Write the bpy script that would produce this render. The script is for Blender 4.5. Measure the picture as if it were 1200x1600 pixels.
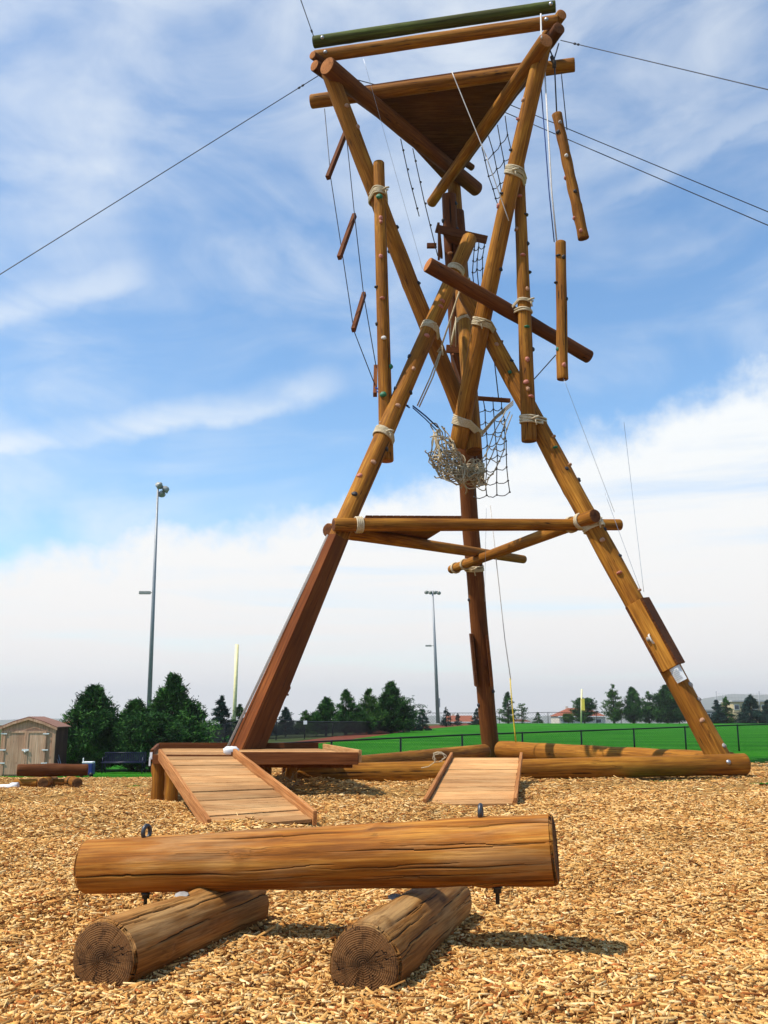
import bpy, math, random
import numpy as np
from mathutils import Vector, Matrix, noise
for o in list(bpy.data.objects): bpy.data.objects.remove(o)
S = bpy.context.scene
COL = S.collection
rad = math.radians
# ------------------------------------------------------------------ camera
F_PX, PITCH, CAM_H = 1500.0, rad(12.0), 1.1
cam = bpy.data.cameras.new('camera'); co = bpy.data.objects.new('camera', cam); COL.objects.link(co)
cam.sensor_width = 36; cam.sensor_fit = 'AUTO'; cam.lens = 36*F_PX/1600
cam.clip_start = .05; cam.clip_end = 60000
co.location = (0, 0, CAM_H); co.rotation_euler = (rad(90)+PITCH, 0, 0)
S.camera = co
S.render.engine = 'CYCLES'
S.view_settings.view_transform = 'Standard'; S.view_settings.look = 'None'
S.view_settings.exposure = 0.22; S.view_settings.gamma = 1
S.cycles.max_bounces = 6; S.cycles.diffuse_bounces = 3; S.cycles.volume_bounces = 0
S.cycles.transparent_max_bounces = 8
# ------------------------------------------------------------------ sun and sky
sun_dir = Vector((-.50, -.19, .85)).normalized()
sl = bpy.data.lights.new('sun', 'SUN'); sl.energy = 5.0; sl.angle = rad(.5); sl.color = (1, .93, .82)
so = bpy.data.objects.new('sun', sl); COL.objects.link(so)
so.rotation_euler = sun_dir.to_track_quat('Z', 'Y').to_euler(); so.location = (-10, -8, 30)
W = bpy.data.worlds.new('World'); S.world = W; W.use_nodes = True
nt = W.node_tree; nt.nodes.clear()
def NN(nt, typ, **kw):
    n = nt.nodes.new(typ)
    for k, v in kw.items():
        if k == 'inp':
            for kk, vv in v.items():
                if isinstance(vv, bpy.types.NodeSocket): nt.links.new(vv, n.inputs[kk])
                else: n.inputs[kk].default_value = vv
        else: setattr(n, k, v)
    return n
def M_(nt, op, a, b=None, c=None, clamp=False):
    n = nt.nodes.new('ShaderNodeMath'); n.operation = op; n.use_clamp = clamp
    for i, v in enumerate((a, b, c)):
        if v is None: continue
        if isinstance(v, bpy.types.NodeSocket): nt.links.new(v, n.inputs[i])
        else: n.inputs[i].default_value = v
    return n.outputs[0]
def SS(nt, v, a, b, lo=0., hi=1.):
    n = nt.nodes.new('ShaderNodeMapRange'); n.interpolation_type = 'SMOOTHSTEP'
    nt.links.new(v, n.inputs[0])
    for i, q in ((1, a), (2, b), (3, lo), (4, hi)): n.inputs[i].default_value = q
    return n.outputs[0]
def MIX(nt, f, a, b, blend='MIX'):
    n = nt.nodes.new('ShaderNodeMix'); n.data_type = 'RGBA'; n.blend_type = blend
    for i, v in ((0, f), (6, a), (7, b)):
        if isinstance(v, bpy.types.NodeSocket): nt.links.new(v, n.inputs[i])
        else: n.inputs[i].default_value = v if i == 0 else (tuple(v)+(1,))[:4]
    return n.outputs[2]
def RAMP(nt, f, stops):
    n = nt.nodes.new('ShaderNodeValToRGB'); nt.links.new(f, n.inputs[0])
    e = n.color_ramp.elements
    while len(e) < len(stops): e.new(.5)
    for el, (p, c) in zip(e, stops): el.position = p; el.color = tuple(c)+(1,)
    return n.outputs[0]
sky = NN(nt, 'ShaderNodeTexSky'); sky.sky_type = 'NISHITA'; sky.sun_disc = False
sky.sun_elevation = math.asin(sun_dir.z); sky.sun_rotation = math.atan2(sun_dir.x, sun_dir.y)
sky.altitude = 300; sky.air_density = 1.0; sky.dust_density = .6; sky.ozone_density = 2.0
hs = NN(nt, 'ShaderNodeHueSaturation', inp={'Saturation': 1.12, 'Value': 1.72, 'Color': sky.outputs[0]})
tc = NN(nt, 'ShaderNodeTexCoord'); sep = NN(nt, 'ShaderNodeSeparateXYZ', inp={0: tc.outputs['Generated']})
el = M_(nt, 'DEGREES' if False else 'MULTIPLY', M_(nt, 'ARCSINE', sep.outputs[2]), 57.2958)
az = M_(nt, 'MULTIPLY', M_(nt, 'ARCTAN2', sep.outputs[0], sep.outputs[1]), 57.2958)
cv = NN(nt, 'ShaderNodeCombineXYZ', inp={0: az, 1: el, 2: 0.0}).outputs[0]
def noi(vec, sc, rot, scale, detail=6, rough=.55, dist=0., loc=(0, 0, 0)):
    mp = NN(nt, 'ShaderNodeMapping', inp={'Vector': vec, 'Scale': sc, 'Rotation': (0, 0, rad(rot)), 'Location': loc})
    return NN(nt, 'ShaderNodeTexNoise', inp={'Vector': mp.outputs[0], 'Scale': scale, 'Detail': detail, 'Roughness': rough, 'Distortion': dist}).outputs[0]
n_big = noi(cv, (1, 1, 1), 0, .16, 7, .6)
n_cir = noi(cv, (.42, 1.0, 1), -20, .17, 8, .56, .9)
n_soft = noi(cv, (.5, 1.1, 1), -20, .075, 5, .55, .4, (5, 2, 0))
n_str = noi(cv, (.10, 1.5, 1), -2, .30, 6, .55, .3)
# a bank of white cloud low down, rising to the right
edge = M_(nt, 'ADD', M_(nt, 'ADD', 13.7, M_(nt, 'MULTIPLY', az, .235)), M_(nt, 'MULTIPLY', M_(nt, 'SUBTRACT', n_big, .5), 7.5))
bank = SS(nt, M_(nt, 'SUBTRACT', edge, el), -.7, 2.0)
thin = SS(nt, n_str, .46, .68)
lowgap = M_(nt, 'MULTIPLY', thin, SS(nt, M_(nt, 'SUBTRACT', edge, el), 1.5, 5.0))
bank = M_(nt, 'SUBTRACT', bank, M_(nt, 'MULTIPLY', lowgap, .42), clamp=True)
# veils of cirrus above: dense upper left, thin in the middle band
dens = M_(nt, 'ADD', SS(nt, el, 16, 36, .10, .34), M_(nt, 'ADD', SS(nt, az, -24, 14, .16, .0), M_(nt, 'MULTIPLY', M_(nt, 'SUBTRACT', n_soft, .5), 1.5)))
cir = M_(nt, 'ADD', dens, M_(nt, 'MULTIPLY', M_(nt, 'SUBTRACT', n_cir, .46), 1.35), clamp=True)
cir = SS(nt, cir, 0., 1.05)
def wisp(a0, slope, wid, z0, z1, curve=0.):
    ln = M_(nt, 'ADD', a0, M_(nt, 'ADD', M_(nt, 'MULTIPLY', az, slope), M_(nt, 'MULTIPLY', M_(nt, 'MULTIPLY', az, az), curve)))
    d = M_(nt, 'ADD', M_(nt, 'SUBTRACT', el, ln), M_(nt, 'MULTIPLY', M_(nt, 'SUBTRACT', n_big, .5), 3.))
    f = M_(nt, 'MULTIPLY', SS(nt, d, -wid*.45, 0, 0, 1), SS(nt, d, 0, wid, 1, 0))
    f = M_(nt, 'MULTIPLY', f, M_(nt, 'MULTIPLY', SS(nt, az, z0, z0+6), SS(nt, az, z1-5, z1, 1, 0)))
    return M_(nt, 'MULTIPLY', f, SS(nt, n_cir, .32, .62, .35, 1.))
cir = M_(nt, 'MAXIMUM', cir, M_(nt, 'MULTIPLY', wisp(19.9, .24, 2.2, -30, -1), .95))
cir = M_(nt, 'MAXIMUM', cir, M_(nt, 'MULTIPLY', wisp(31., .40, 3.0, -34, -12), .75))
cir = M_(nt, 'MAXIMUM', cir, M_(nt, 'MULTIPLY', wisp(25., .30, 2.0, 4, 30), .5))
cover = M_(nt, 'MAXIMUM', bank, M_(nt, 'MULTIPLY', cir, .72))
# clouds only in the visible quarter; unseen sky cleared to lower the fill light
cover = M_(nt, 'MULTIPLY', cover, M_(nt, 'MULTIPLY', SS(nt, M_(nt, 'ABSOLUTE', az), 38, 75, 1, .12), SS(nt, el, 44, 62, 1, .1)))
hz = SS(nt, el, 0, 6, .85, 0.)
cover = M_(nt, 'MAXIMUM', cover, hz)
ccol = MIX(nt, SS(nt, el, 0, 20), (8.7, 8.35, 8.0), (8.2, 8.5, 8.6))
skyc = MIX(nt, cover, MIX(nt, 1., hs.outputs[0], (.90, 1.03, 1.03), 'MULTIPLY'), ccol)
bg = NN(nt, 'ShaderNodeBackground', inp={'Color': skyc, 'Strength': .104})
wo = NN(nt, 'ShaderNodeOutputWorld', inp={'Surface': bg.outputs[0]})

# ------------------------------------------------------------------ helpers
ct, st = math.cos(PITCH), math.sin(PITCH)
def ray(px, py):
    a = (px-600)/F_PX; b = (800-py)/F_PX
    return Vector((a, ct-b*st, st+b*ct))
def P(px, py, Y):
    d = ray(px, py); return Vector((0, 0, CAM_H)) + d*(Y/d.y)
def PZ(px, py, z):
    d = ray(px, py); return Vector((0, 0, CAM_H)) + d*((z-CAM_H)/d.z)
def proj(p):
    q = Vector(p)-Vector((0, 0, CAM_H)); dep = q.y*ct+q.z*st; up = q.z*ct-q.y*st
    return 600+F_PX*q.x/dep, 800-F_PX*up/dep
def g(x, y):
    x = np.asarray(x, float); y = np.asarray(y, float)
    r = x/np.maximum(y, 1)
    k = np.clip((-r-.135)/.075, 0, 1); k = k*k*(3-2*k)
    left = np.interp(y, [9, 12, 16, 20, 24, 30, 38, 60, 160], [0, -.05, -.18, -.42, -.66, -.86, -1.12, -1.5, -1.0])
    far = np.interp(y, [158, 280, 600, 1500, 3000, 30000], [0, -1.6, -12, -45, -60, -60])
    return left*k*(y < 200) + far
WM = {}
def tag(o, label=None, cat=None, group=None, kind=None):
    if label: o['label'] = label
    if cat: o['category'] = cat
    if group: o['group'] = group
    if kind: o['kind'] = kind
    return o
def place(o, parent=None, Wm=None):
    Wm = Wm or Matrix.Identity(4)
    if parent is not None:
        o.parent = parent; o.matrix_basis = WM[parent.name].inverted() @ Wm
    else: o.matrix_basis = Wm
    WM[o.name] = Wm
    return o
def empty(name, loc, label, cat, group=None):
    o = bpy.data.objects.new(name, None); COL.objects.link(o); o.empty_display_size = .3
    place(o, None, Matrix.Translation(Vector(loc))); return tag(o, label, cat, group)
class MB:
    def __init__(s): s.v = []; s.f = []; s.m = []; s.n = 0; s.s = []
    def add(s, V, F, mi=0, smooth=False):
        s.v.extend(map(tuple, V)); s.f.extend([tuple(i+s.n for i in f) for f in F])
        s.m.extend([mi]*len(F)); s.s.extend([smooth]*len(F)); s.n = len(s.v); return s
    def box(s, c, h, R=None, mi=0):
        c = Vector(c); R = R or Matrix.Identity(3)
        V = [c + R @ Vector((x*h[0], y*h[1], z*h[2])) for x in (-1, 1) for y in (-1, 1) for z in (-1, 1)]
        return s.add(V, [(0, 1, 3, 2), (4, 6, 7, 5), (0, 4, 5, 1), (2, 3, 7, 6), (0, 2, 6, 4), (1, 5, 7, 3)], mi)
    def prism(s, top, t, mi=0):
        """polygon given by its upper corners, thickened downwards by t (a vector or a height)"""
        d = Vector((0, 0, -t)) if not isinstance(t, Vector) else t
        n = len(top); V = [Vector(p) for p in top] + [Vector(p)+d for p in top]
        nrm = (V[1]-V[0]).cross(V[2]-V[1])
        F = [tuple(range(n)), tuple(range(2*n-1, n-1, -1))] + [(i+n, (i+1) % n+n, (i+1) % n, i) for i in range(n)]
        if nrm.dot(d) > 0: F = [tuple(reversed(f)) for f in F]
        return s.add(V, F, mi)
    def tube(s, pts, r, sides=6, mi=0, closed=False, cap=True):
        pts = [Vector(p) for p in pts]; n = len(pts); V = []; F = []
        t0 = (pts[1]-pts[0]).normalized(); u = t0.orthogonal().normalized()
        for i, p in enumerate(pts):
            if closed: t = pts[(i+1) % n]-pts[i-1]
            else: t = pts[min(i+1, n-1)]-pts[max(i-1, 0)]
            if t.length < 1e-9: t = t0
            t.normalize(); u = (u-t*u.dot(t))
            if u.length < 1e-6: u = t.orthogonal()
            u.normalize(); w = t.cross(u); rr = r[i] if hasattr(r, '__len__') else r
            for k in range(sides):
                a = 2*math.pi*k/sides; V.append(p+(u*math.cos(a)+w*math.sin(a))*rr)
        for i in range(n if closed else n-1):
            for k in range(sides):
                a = i*sides; b = ((i+1) % n)*sides
                F.append((a+k, a+(k+1) % sides, b+(k+1) % sides, b+k))
        s.add(V, F, mi, True)
        if cap and not closed:
            s.f.append(tuple(s.n-len(V)+k for k in reversed(range(sides)))); s.f.append(tuple(s.n-sides+k for k in range(sides)))
            s.m += [mi, mi]; s.s += [False, False]
        return s
    def lathe(s, c, prof, sides=20, mi=0, R=None):
        R = R or Matrix.Identity(3); V = []; F = []
        for r, z in prof:
            for k in range(sides):
                a = 2*math.pi*k/sides; V.append(Vector(c)+R @ Vector((r*math.cos(a), r*math.sin(a), z)))
        for i in range(len(prof)-1):
            for k in range(sides):
                a = i*sides; F.append((a+k, a+(k+1) % sides, a+sides+(k+1) % sides, a+sides+k))
        return s.add(V, F, mi, True)
    def build(s, name, mats, parent=None, Wm=None, bevel=0):
        me = bpy.data.meshes.new(name); Wm = Wm or Matrix.Identity(4)
        if parent is not None and Wm == Matrix.Identity(4): Wm = WM[parent.name].copy() if False else Wm
        if Wm == Matrix.Identity(4):
            A = np.array(s.v); c = (A.min(0)+A.max(0))/2; c[2] = A[:, 2].min(); Wm = Matrix.Translation(Vector(c)); s.v = (A-c).tolist()
        me.from_pydata([tuple(v) for v in s.v], [], s.f)
        for m in (mats if isinstance(mats, (list, tuple)) else [mats]): me.materials.append(m)
        me.polygons.foreach_set('material_index', s.m); me.polygons.foreach_set('use_smooth', s.s); me.update()
        o = bpy.data.objects.new(name, me); COL.objects.link(o); place(o, parent, Wm)
        if bevel:
            b = o.modifiers.new('bevel', 'BEVEL'); b.width = bevel; b.segments = 2; b.limit_method = 'ANGLE'; b.angle_limit = rad(50)
        return o
def np_mesh(name, V, F, mats, parent=None, Wm=None, colors=None, smooth=False, mi=None):
    me = bpy.data.meshes.new(name); k = F.shape[1]; nf = len(F)
    me.vertices.add(len(V)); me.vertices.foreach_set('co', np.asarray(V, np.float32).ravel())
    me.loops.add(nf*k); me.loops.foreach_set('vertex_index', np.asarray(F, np.int32).ravel())
    me.polygons.add(nf); me.polygons.foreach_set('loop_start', np.arange(0, nf*k, k, dtype=np.int32))
    me.polygons.foreach_set('loop_total', np.full(nf, k, np.int32))
    if smooth: me.polygons.foreach_set('use_smooth', np.ones(nf, bool))
    for m in (mats if isinstance(mats, (list, tuple)) else [mats]): me.materials.append(m)
    if mi is not None: me.polygons.foreach_set('material_index', mi)
    me.update(calc_edges=True)
    if colors is not None:
        a = me.color_attributes.new('tint', 'FLOAT_COLOR', 'POINT')
        a.data.foreach_set('color', np.concatenate([colors, np.ones((len(V), 1))], 1).astype(np.float32).ravel())
    me.validate()
    o = bpy.data.objects.new(name, me); COL.objects.link(o); place(o, parent, Wm); return o
# ------------------------------------------------------------------ materials
def mat(name, rough=.7, spec=.3, metal=0.):
    m = bpy.data.materials.new(name); m.use_nodes = True; t = m.node_tree
    b = t.nodes['Principled BSDF']; b.inputs['Roughness'].default_value = rough
    b.inputs['Specular IOR Level'].default_value = spec; b.inputs['Metallic'].default_value = metal
    return m, t, b
def ocoord(t, scale=(1, 1, 1), rnd=True):
    tcn = NN(t, 'ShaderNodeTexCoord'); v = tcn.outputs['Object']
    if rnd:
        oi = NN(t, 'ShaderNodeObjectInfo'); r = M_(t, 'MULTIPLY', oi.outputs['Random'], 37.)
        v = NN(t, 'ShaderNodeVectorMath', operation='ADD', inp={0: v, 1: NN(t, 'ShaderNodeCombineXYZ', inp={0: r, 1: r, 2: r}).outputs[0]}).outputs[0]
    return NN(t, 'ShaderNodeMapping', inp={'Vector': v, 'Scale': scale}).outputs[0]
def nz(t, v, scale, detail=5, rough=.6, dist=0.):
    return NN(t, 'ShaderNodeTexNoise', inp={'Vector': v, 'Scale': scale, 'Detail': detail, 'Roughness': rough, 'Distortion': dist}).outputs[0]
def bump(t, b, h, strength=.4, dist=.01):
    n = NN(t, 'ShaderNodeBump', inp={'Height': h, 'Strength': strength, 'Distance': dist}); t.links.new(n.outputs[0], b.inputs['Normal'])
def wood(name, dark, mid, light, rough=.74, fine=1.0, spec=.15, weather=0., crack=1.0, axis='z', bs=.5, island=False):
    m, t, b = mat(name, rough, spec)
    sc = {'z': (1, 1, .045), 'x': (.045, 1, 1), 'y': (1, .045, 1)}[axis]
    v = ocoord(t, sc)
    a = nz(t, v, 28*fine, 8, .62, .15); v2 = ocoord(t, tuple(.25+.75*q for q in sc)); big = nz(t, v2, 2.6*fine, 4, .6, .3)
    f = M_(t, 'ADD', M_(t, 'MULTIPLY', a, .62), M_(t, 'MULTIPLY', big, .38))
    c = RAMP(t, f, [(.28, dark), (.47, mid), (.68, light)])
    pat = nz(t, ocoord(t, tuple(.5+.5*q for q in sc)), .9, 3, .6)
    c = MIX(t, SS(t, pat, .40, .66, 0, .55), c, MIX(t, .5, dark, mid))
    if weather:
        w = nz(t, ocoord(t, tuple(.12+.88*q for q in sc)), 5*fine, 5, .65)
        c = MIX(t, SS(t, w, .5, .68, 0, weather), c, (.50, .33, .15))
    ck = nz(t, ocoord(t, tuple((q if q < 1 else 1)*(1 if q == 1 else .45) for q in sc)), 11*fine, 3, .5, .8)
    line = M_(t, 'ABSOLUTE', M_(t, 'SUBTRACT', ck, .5)); lk = SS(t, line, .003, .009, 1, 0)
    lk = M_(t, 'MULTIPLY', lk, SS(t, nz(t, ocoord(t), 1.9, 2, .5), .50, .60))
    lk = M_(t, 'MULTIPLY', lk, crack)
    c = MIX(t, lk, c, tuple(q*.22 for q in dark))
    at = NN(t, 'ShaderNodeAttribute'); at.attribute_name = 'tint'; c = MIX(t, SS(t, NN(t, 'ShaderNodeSeparateColor', inp={0: at.outputs[0]}).outputs[0], .15, .75, 0, .88), c, tuple(q*.12 for q in dark))
    # knots
    vo = NN(t, 'ShaderNodeTexVoronoi', inp={'Vector': ocoord(t, tuple(.45 if q < 1 else 1 for q in sc)), 'Scale': 1.7, 'Randomness': 1.})
    kn = SS(t, vo.outputs['Distance'], .02, .055, .7, 0); c = MIX(t, kn, c, dark)
    fs = nz(t, ocoord(t, tuple(1 if q == 1 else .022 for q in sc)), 85*fine, 6, .7, .2); c = MIX(t, 1., c, RAMP(t, fs, [(.32, (.55, .50, .44)), (.5, (1., 1., 1.)), (.68, (1.28, 1.25, 1.2))]), 'MULTIPLY')
    isl = NN(t, 'ShaderNodeNewGeometry').outputs['Random Per Island']
    vv = M_(t, 'ADD', .85, M_(t, 'MULTIPLY', NN(t, 'ShaderNodeObjectInfo').outputs['Random'], .3))
    if island: vv = M_(t, 'MULTIPLY', vv, M_(t, 'ADD', .72, M_(t, 'MULTIPLY', isl, .56)))
    hv = NN(t, 'ShaderNodeHueSaturation', inp={'Color': c, 'Value': vv})
    t.links.new(hv.outputs[0], b.inputs['Base Color'])
    h = M_(t, 'SUBTRACT', M_(t, 'MULTIPLY', a, .5), lk)
    bump(t, b, h, bs, .008); return m
def endgrain(name, inner, outer, light, fine=1.):
    m, t, b = mat(name, .8, .15)
    v = NN(t, 'ShaderNodeTexCoord').outputs['Object']
    sp = NN(t, 'ShaderNodeSeparateXYZ', inp={0: v})
    r = M_(t, 'SQRT', M_(t, 'ADD', M_(t, 'POWER', sp.outputs[0], 2), M_(t, 'POWER', sp.outputs[1], 2)))
    rr = M_(t, 'ADD', r, M_(t, 'MULTIPLY', nz(t, v, 9, 4, .6), .035))
    wv = M_(t, 'SINE', M_(t, 'MULTIPLY', rr, 720*fine)); big = nz(t, v, 16, 5, .65)
    base = MIX(t, SS(t, rr, .035, .10), inner, outer)
    c = MIX(t, M_(t, 'MULTIPLY', M_(t, 'ADD', M_(t, 'MULTIPLY', wv, .5), .5), .28), base, light)
    c = MIX(t, SS(t, big, .42, .62, 0, .7), c, inner); c = MIX(t, SS(t, nz(t, v, 5, 3, .6), .45, .6, 0, .6), c, outer)
    ang = M_(t, 'ARCTAN2', sp.outputs[1], sp.outputs[0])
    cr = nz(t, NN(t, 'ShaderNodeCombineXYZ', inp={0: M_(t, 'COSINE', ang), 1: M_(t, 'SINE', ang), 2: M_(t, 'MULTIPLY', r, 5.)}).outputs[0], 1.7, 3, .6)
    ln = M_(t, 'MULTIPLY', SS(t, M_(t, 'ABSOLUTE', M_(t, 'SUBTRACT', cr, .5)), .004, .018, 1, 0), SS(t, r, .015, .05)); ln = M_(t, 'MULTIPLY', ln, SS(t, nz(t, v, 7, 2, .5), .44, .56))
    c = MIX(t, ln, c, tuple(q*.15 for q in inner)); t.links.new(c, b.inputs['Base Color'])
    bump(t, b, M_(t, 'SUBTRACT', M_(t, 'MULTIPLY', wv, .25), ln), .6, .006); return m
def plain(name, col, rough=.6, metal=0., var=.15, scale=6., spec=.3, bmp=.0):
    m, t, b = mat(name, rough, spec, metal); n = nz(t, ocoord(t), scale, 6, .6)
    lo = tuple(q*(1-var) for q in col); hi = tuple(min(1, q*(1+var)) for q in col)
    t.links.new(RAMP(t, n, [(.3, lo), (.7, hi)]), b.inputs['Base Color'])
    if bmp: bump(t, b, n, bmp, .01)
    return m
MT = {}
MT['pole'] = wood('stained_pole_wood', (.072, .020, .002), (.26, .096, .009), (.52, .24, .030), bs=.5)
MT['pole_dark'] = wood('dark_pole_wood', (.042, .012, .003), (.115, .034, .006), (.20, .068, .013))
MT['log'] = wood('old_log_wood', (.055, .014, .002), (.30, .100, .009), (.60, .29, .05), fine=1.0, weather=.3, crack=.25, bs=.9, spec=.2)
MT['support'] = wood('weathered_log_wood', (.065, .022, .005), (.24, .10, .022), (.50, .27, .085), fine=1.1, weather=.4, crack=.25, bs=.8, spec=.12)
MT['green_log'] = wood('algae_stained_wood', (.04, .025, .006), (.065, .075, .012), (.14, .20, .035))
MT['board'] = wood('red_brown_board', (.055, .015, .004), (.135, .042, .011), (.23, .085, .026), axis='x', crack=.4, spec=.12, rough=.75)
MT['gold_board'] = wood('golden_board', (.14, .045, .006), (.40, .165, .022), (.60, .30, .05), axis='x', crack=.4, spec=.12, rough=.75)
MT['board_z'] = wood('red_brown_long_board', (.07, .016, .003), (.17, .044, .008), (.29, .090, .018), axis='z', crack=.4, spec=.12, rough=.75)
MT['plank'] = wood('worn_ramp_plank', (.20, .085, .030), (.46, .235, .088), (.63, .38, .175), axis='x', fine=1.6, spec=.1, rough=.85, crack=.8, island=True, weather=.4)
MT['ramp_side'] = wood('stained_ramp_side', (.17, .055, .015), (.38, .155, .048), (.52, .26, .10), axis='z', spec=.1, rough=.8, crack=.5)
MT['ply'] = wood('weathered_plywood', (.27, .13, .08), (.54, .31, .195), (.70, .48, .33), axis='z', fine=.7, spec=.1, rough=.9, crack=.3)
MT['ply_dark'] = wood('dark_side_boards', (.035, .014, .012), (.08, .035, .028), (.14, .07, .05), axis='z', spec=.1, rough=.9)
MT['end_dark'] = endgrain('dark_log_end', (.035, .015, .006), (.16, .072, .024), (.28, .14, .05))
MT['end_orange'] = endgrain('orange_pole_end', (.34, .12, .03), (.44, .16, .045), (.52, .22, .07), .5)
MT['end_pole'] = endgrain('brown_pole_end', (.06, .02, .008), (.16, .055, .016), (.24, .09, .03), .5)
def rope_mat(name, a, b_, sc=60):
    m, t, b = mat(name, .85, .1); v = ocoord(t); n = nz(t, v, sc, 4, .6); n2 = nz(t, v, 3, 3, .6)
    c = MIX(t, SS(t, n2, .4, .65, 0, .5), RAMP(t, n, [(.35, a), (.65, b_)]), a); t.links.new(c, b.inputs['Base Color']); bump(t, b, n, .6, .006); return m
MT['rope'] = rope_mat('cream_rope', (.42, .33, .20), (.70, .60, .42))
MT['net'] = rope_mat('net_rope', (.28, .21, .12), (.62, .51, .33))
MT['net_dark'] = rope_mat('dark_net_rope', (.03, .028, .03), (.10, .085, .075))
MT['white_rope'] = rope_mat('white_rope', (.5, .46, .42), (.8, .76, .7))
MT['yellow_rope'] = rope_mat('yellow_rope', (.55, .38, .03), (.75, .55, .06))
MT['blue_rope'] = rope_mat('blue_webbing', (.01, .025, .11), (.02, .06, .25))
MT['cable'] = plain('steel_cable', (.045, .05, .065), .45, .7)
MT['steel'] = plain('galvanised_steel', (.40, .41, .43), .42, .85, .2, 30)
MT['dark_steel'] = plain('dark_steel', (.08, .08, .085), .45, .8)
MT['pole_grey'] = plain('grey_painted_pole', (.27, .28, .29), .5, .3)
MT['lamp'] = plain('lamp_housing', (.30, .30, .27), .5, .3)
MT['glass'] = plain('lamp_glass', (.13, .12, .06), .15, 0, .1, 6, .6)
MT['cream'] = plain('cream_paint', (.78, .69, .36), .5)
MT['yellow'] = plain('yellow_paint', (.80, .58, .08), .5)
MT['white'] = plain('white_plastic', (.76, .76, .74), .55, bmp=.2)
MT['paper'] = plain('laminated_paper', (.70, .74, .76), .3, 0, .05)
MT['grey_print'] = plain('grey_print', (.30, .33, .36), .5)
MT['black'] = plain('black_coating', (.012, .012, .014), .5, .2)
MT['blue'] = plain('blue_plastic', (.015, .03, .16), .4)
MT['bench'] = plain('navy_slat_coating', (.010, .012, .035), .4)
MT['stucco'] = plain('cream_wall', (.58, .52, .42), .9)
MT['tan_wall'] = plain('tan_wall', (.50, .40, .22), .9)
MT['roof'] = plain('terracotta_roof', (.26, .085, .045), .9, 0, .3, 14, .1, .3)
MT['pane'] = plain('window_glass', (.03, .04, .05), .1, 0, .1, 3, .6)
MT['grey_wall'] = plain('pale_grey_wall', (.45, .45, .44), .9)
MT['hold_a'] = plain('tan_resin', (.42, .22, .12), .6, 0, .2, 30, .3, .3)
MT['hold_b'] = plain('pink_resin', (.45, .16, .11), .6, 0, .2, 30)
MT['hold_c'] = plain('green_resin', (.02, .14, .06), .5, 0, .2, 30)
MT['hold_d'] = plain('black_resin', (.025, .022, .025), .5, 0, .2, 30)
MT['hold_e'] = plain('grey_resin', (.30, .27, .24), .6, 0, .2, 30)
MT['hold_f'] = plain('white_resin', (.62, .58, .52), .6, 0, .1, 30)
def foliage(name, lo, mid, hi):
    m, t, b = mat(name, .75, .12); at = NN(t, 'ShaderNodeAttribute'); at.attribute_name = 'tint'
    n = nz(t, ocoord(t), 1.4, 4, .6)
    f = M_(t, 'ADD', M_(t, 'MULTIPLY', n, .5), M_(t, 'MULTIPLY', NN(t, 'ShaderNodeSeparateColor', inp={0: at.outputs[0]}).outputs[0], .5))
    t.links.new(RAMP(t, f, [(.25, lo), (.5, mid), (.78, hi)]), b.inputs['Base Color'])
    return m
MT['fir'] = foliage('evergreen_needles', (.003, .015, .004), (.018, .070, .013), (.080, .20, .030))
MT['light_pine'] = foliage('light_pine_needles', (.006, .028, .004), (.035, .10, .014), (.11, .20, .03))
MT['spruce'] = foliage('blue_spruce_needles', (.002, .010, .007), (.010, .032, .024), (.032, .085, .062))
MT['bark'] = plain('bark', (.06, .04, .028), .95, 0, .35, 12, .1, .5)
def lawn_mat():
    m, t, b = mat('lawn_grass', .95, .04); v = NN(t, 'ShaderNodeTexCoord').outputs['Object']
    n = nz(t, v, .22, 6, .65); n2 = nz(t, NN(t, 'ShaderNodeMapping', inp={'Vector': v, 'Scale': (1, .35, 1)}).outputs[0], 14, 6, .75); n3 = nz(t, v, .045, 3, .5)
    sp = NN(t, 'ShaderNodeSeparateXYZ', inp={0: v}); st_ = M_(t, 'SINE', M_(t, 'ADD', M_(t, 'MULTIPLY', sp.outputs[1], 1.15), M_(t, 'ADD', M_(t, 'MULTIPLY', sp.outputs[0], .22), M_(t, 'MULTIPLY', n, 3.))))
    f = M_(t, 'ADD', M_(t, 'ADD', M_(t, 'MULTIPLY', n, .35), M_(t, 'MULTIPLY', n2, .5)), M_(t, 'ADD', M_(t, 'MULTIPLY', st_, .035), M_(t, 'MULTIPLY', n3, .15)))
    c = RAMP(t, f, [(.33, (.008, .070, .003)), (.5, (.020, .150, .006)), (.62, (.055, .215, .012)), (.74, (.13, .24, .03))])
    t.links.new(c, b.inputs['Base Color']); bump(t, b, n2, 1., .08); return m
MT['lawn'] = lawn_mat()
MT['dirt'] = plain('red_track_dirt', (.14, .040, .022), .95, 0, .25, 3, .05)
def terrain_mat():
    m, t, b = mat('dry_valley_land', .95, .05); v = NN(t, 'ShaderNodeTexCoord').outputs['Object']
    n = nz(t, v, .012, 8, .65); n2 = nz(t, v, .0012, 5, .6)
    c = RAMP(t, M_(t, 'ADD', M_(t, 'MULTIPLY', n, .5), M_(t, 'MULTIPLY', n2, .5)), [(.35, (.015, .032, .008)), (.5, (.06, .075, .025)), (.6, (.12, .11, .05)), (.7, (.025, .045, .012))])
    t.links.new(c, b.inputs['Base Color']); return m
MT['terrain'] = terrain_mat()
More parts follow.
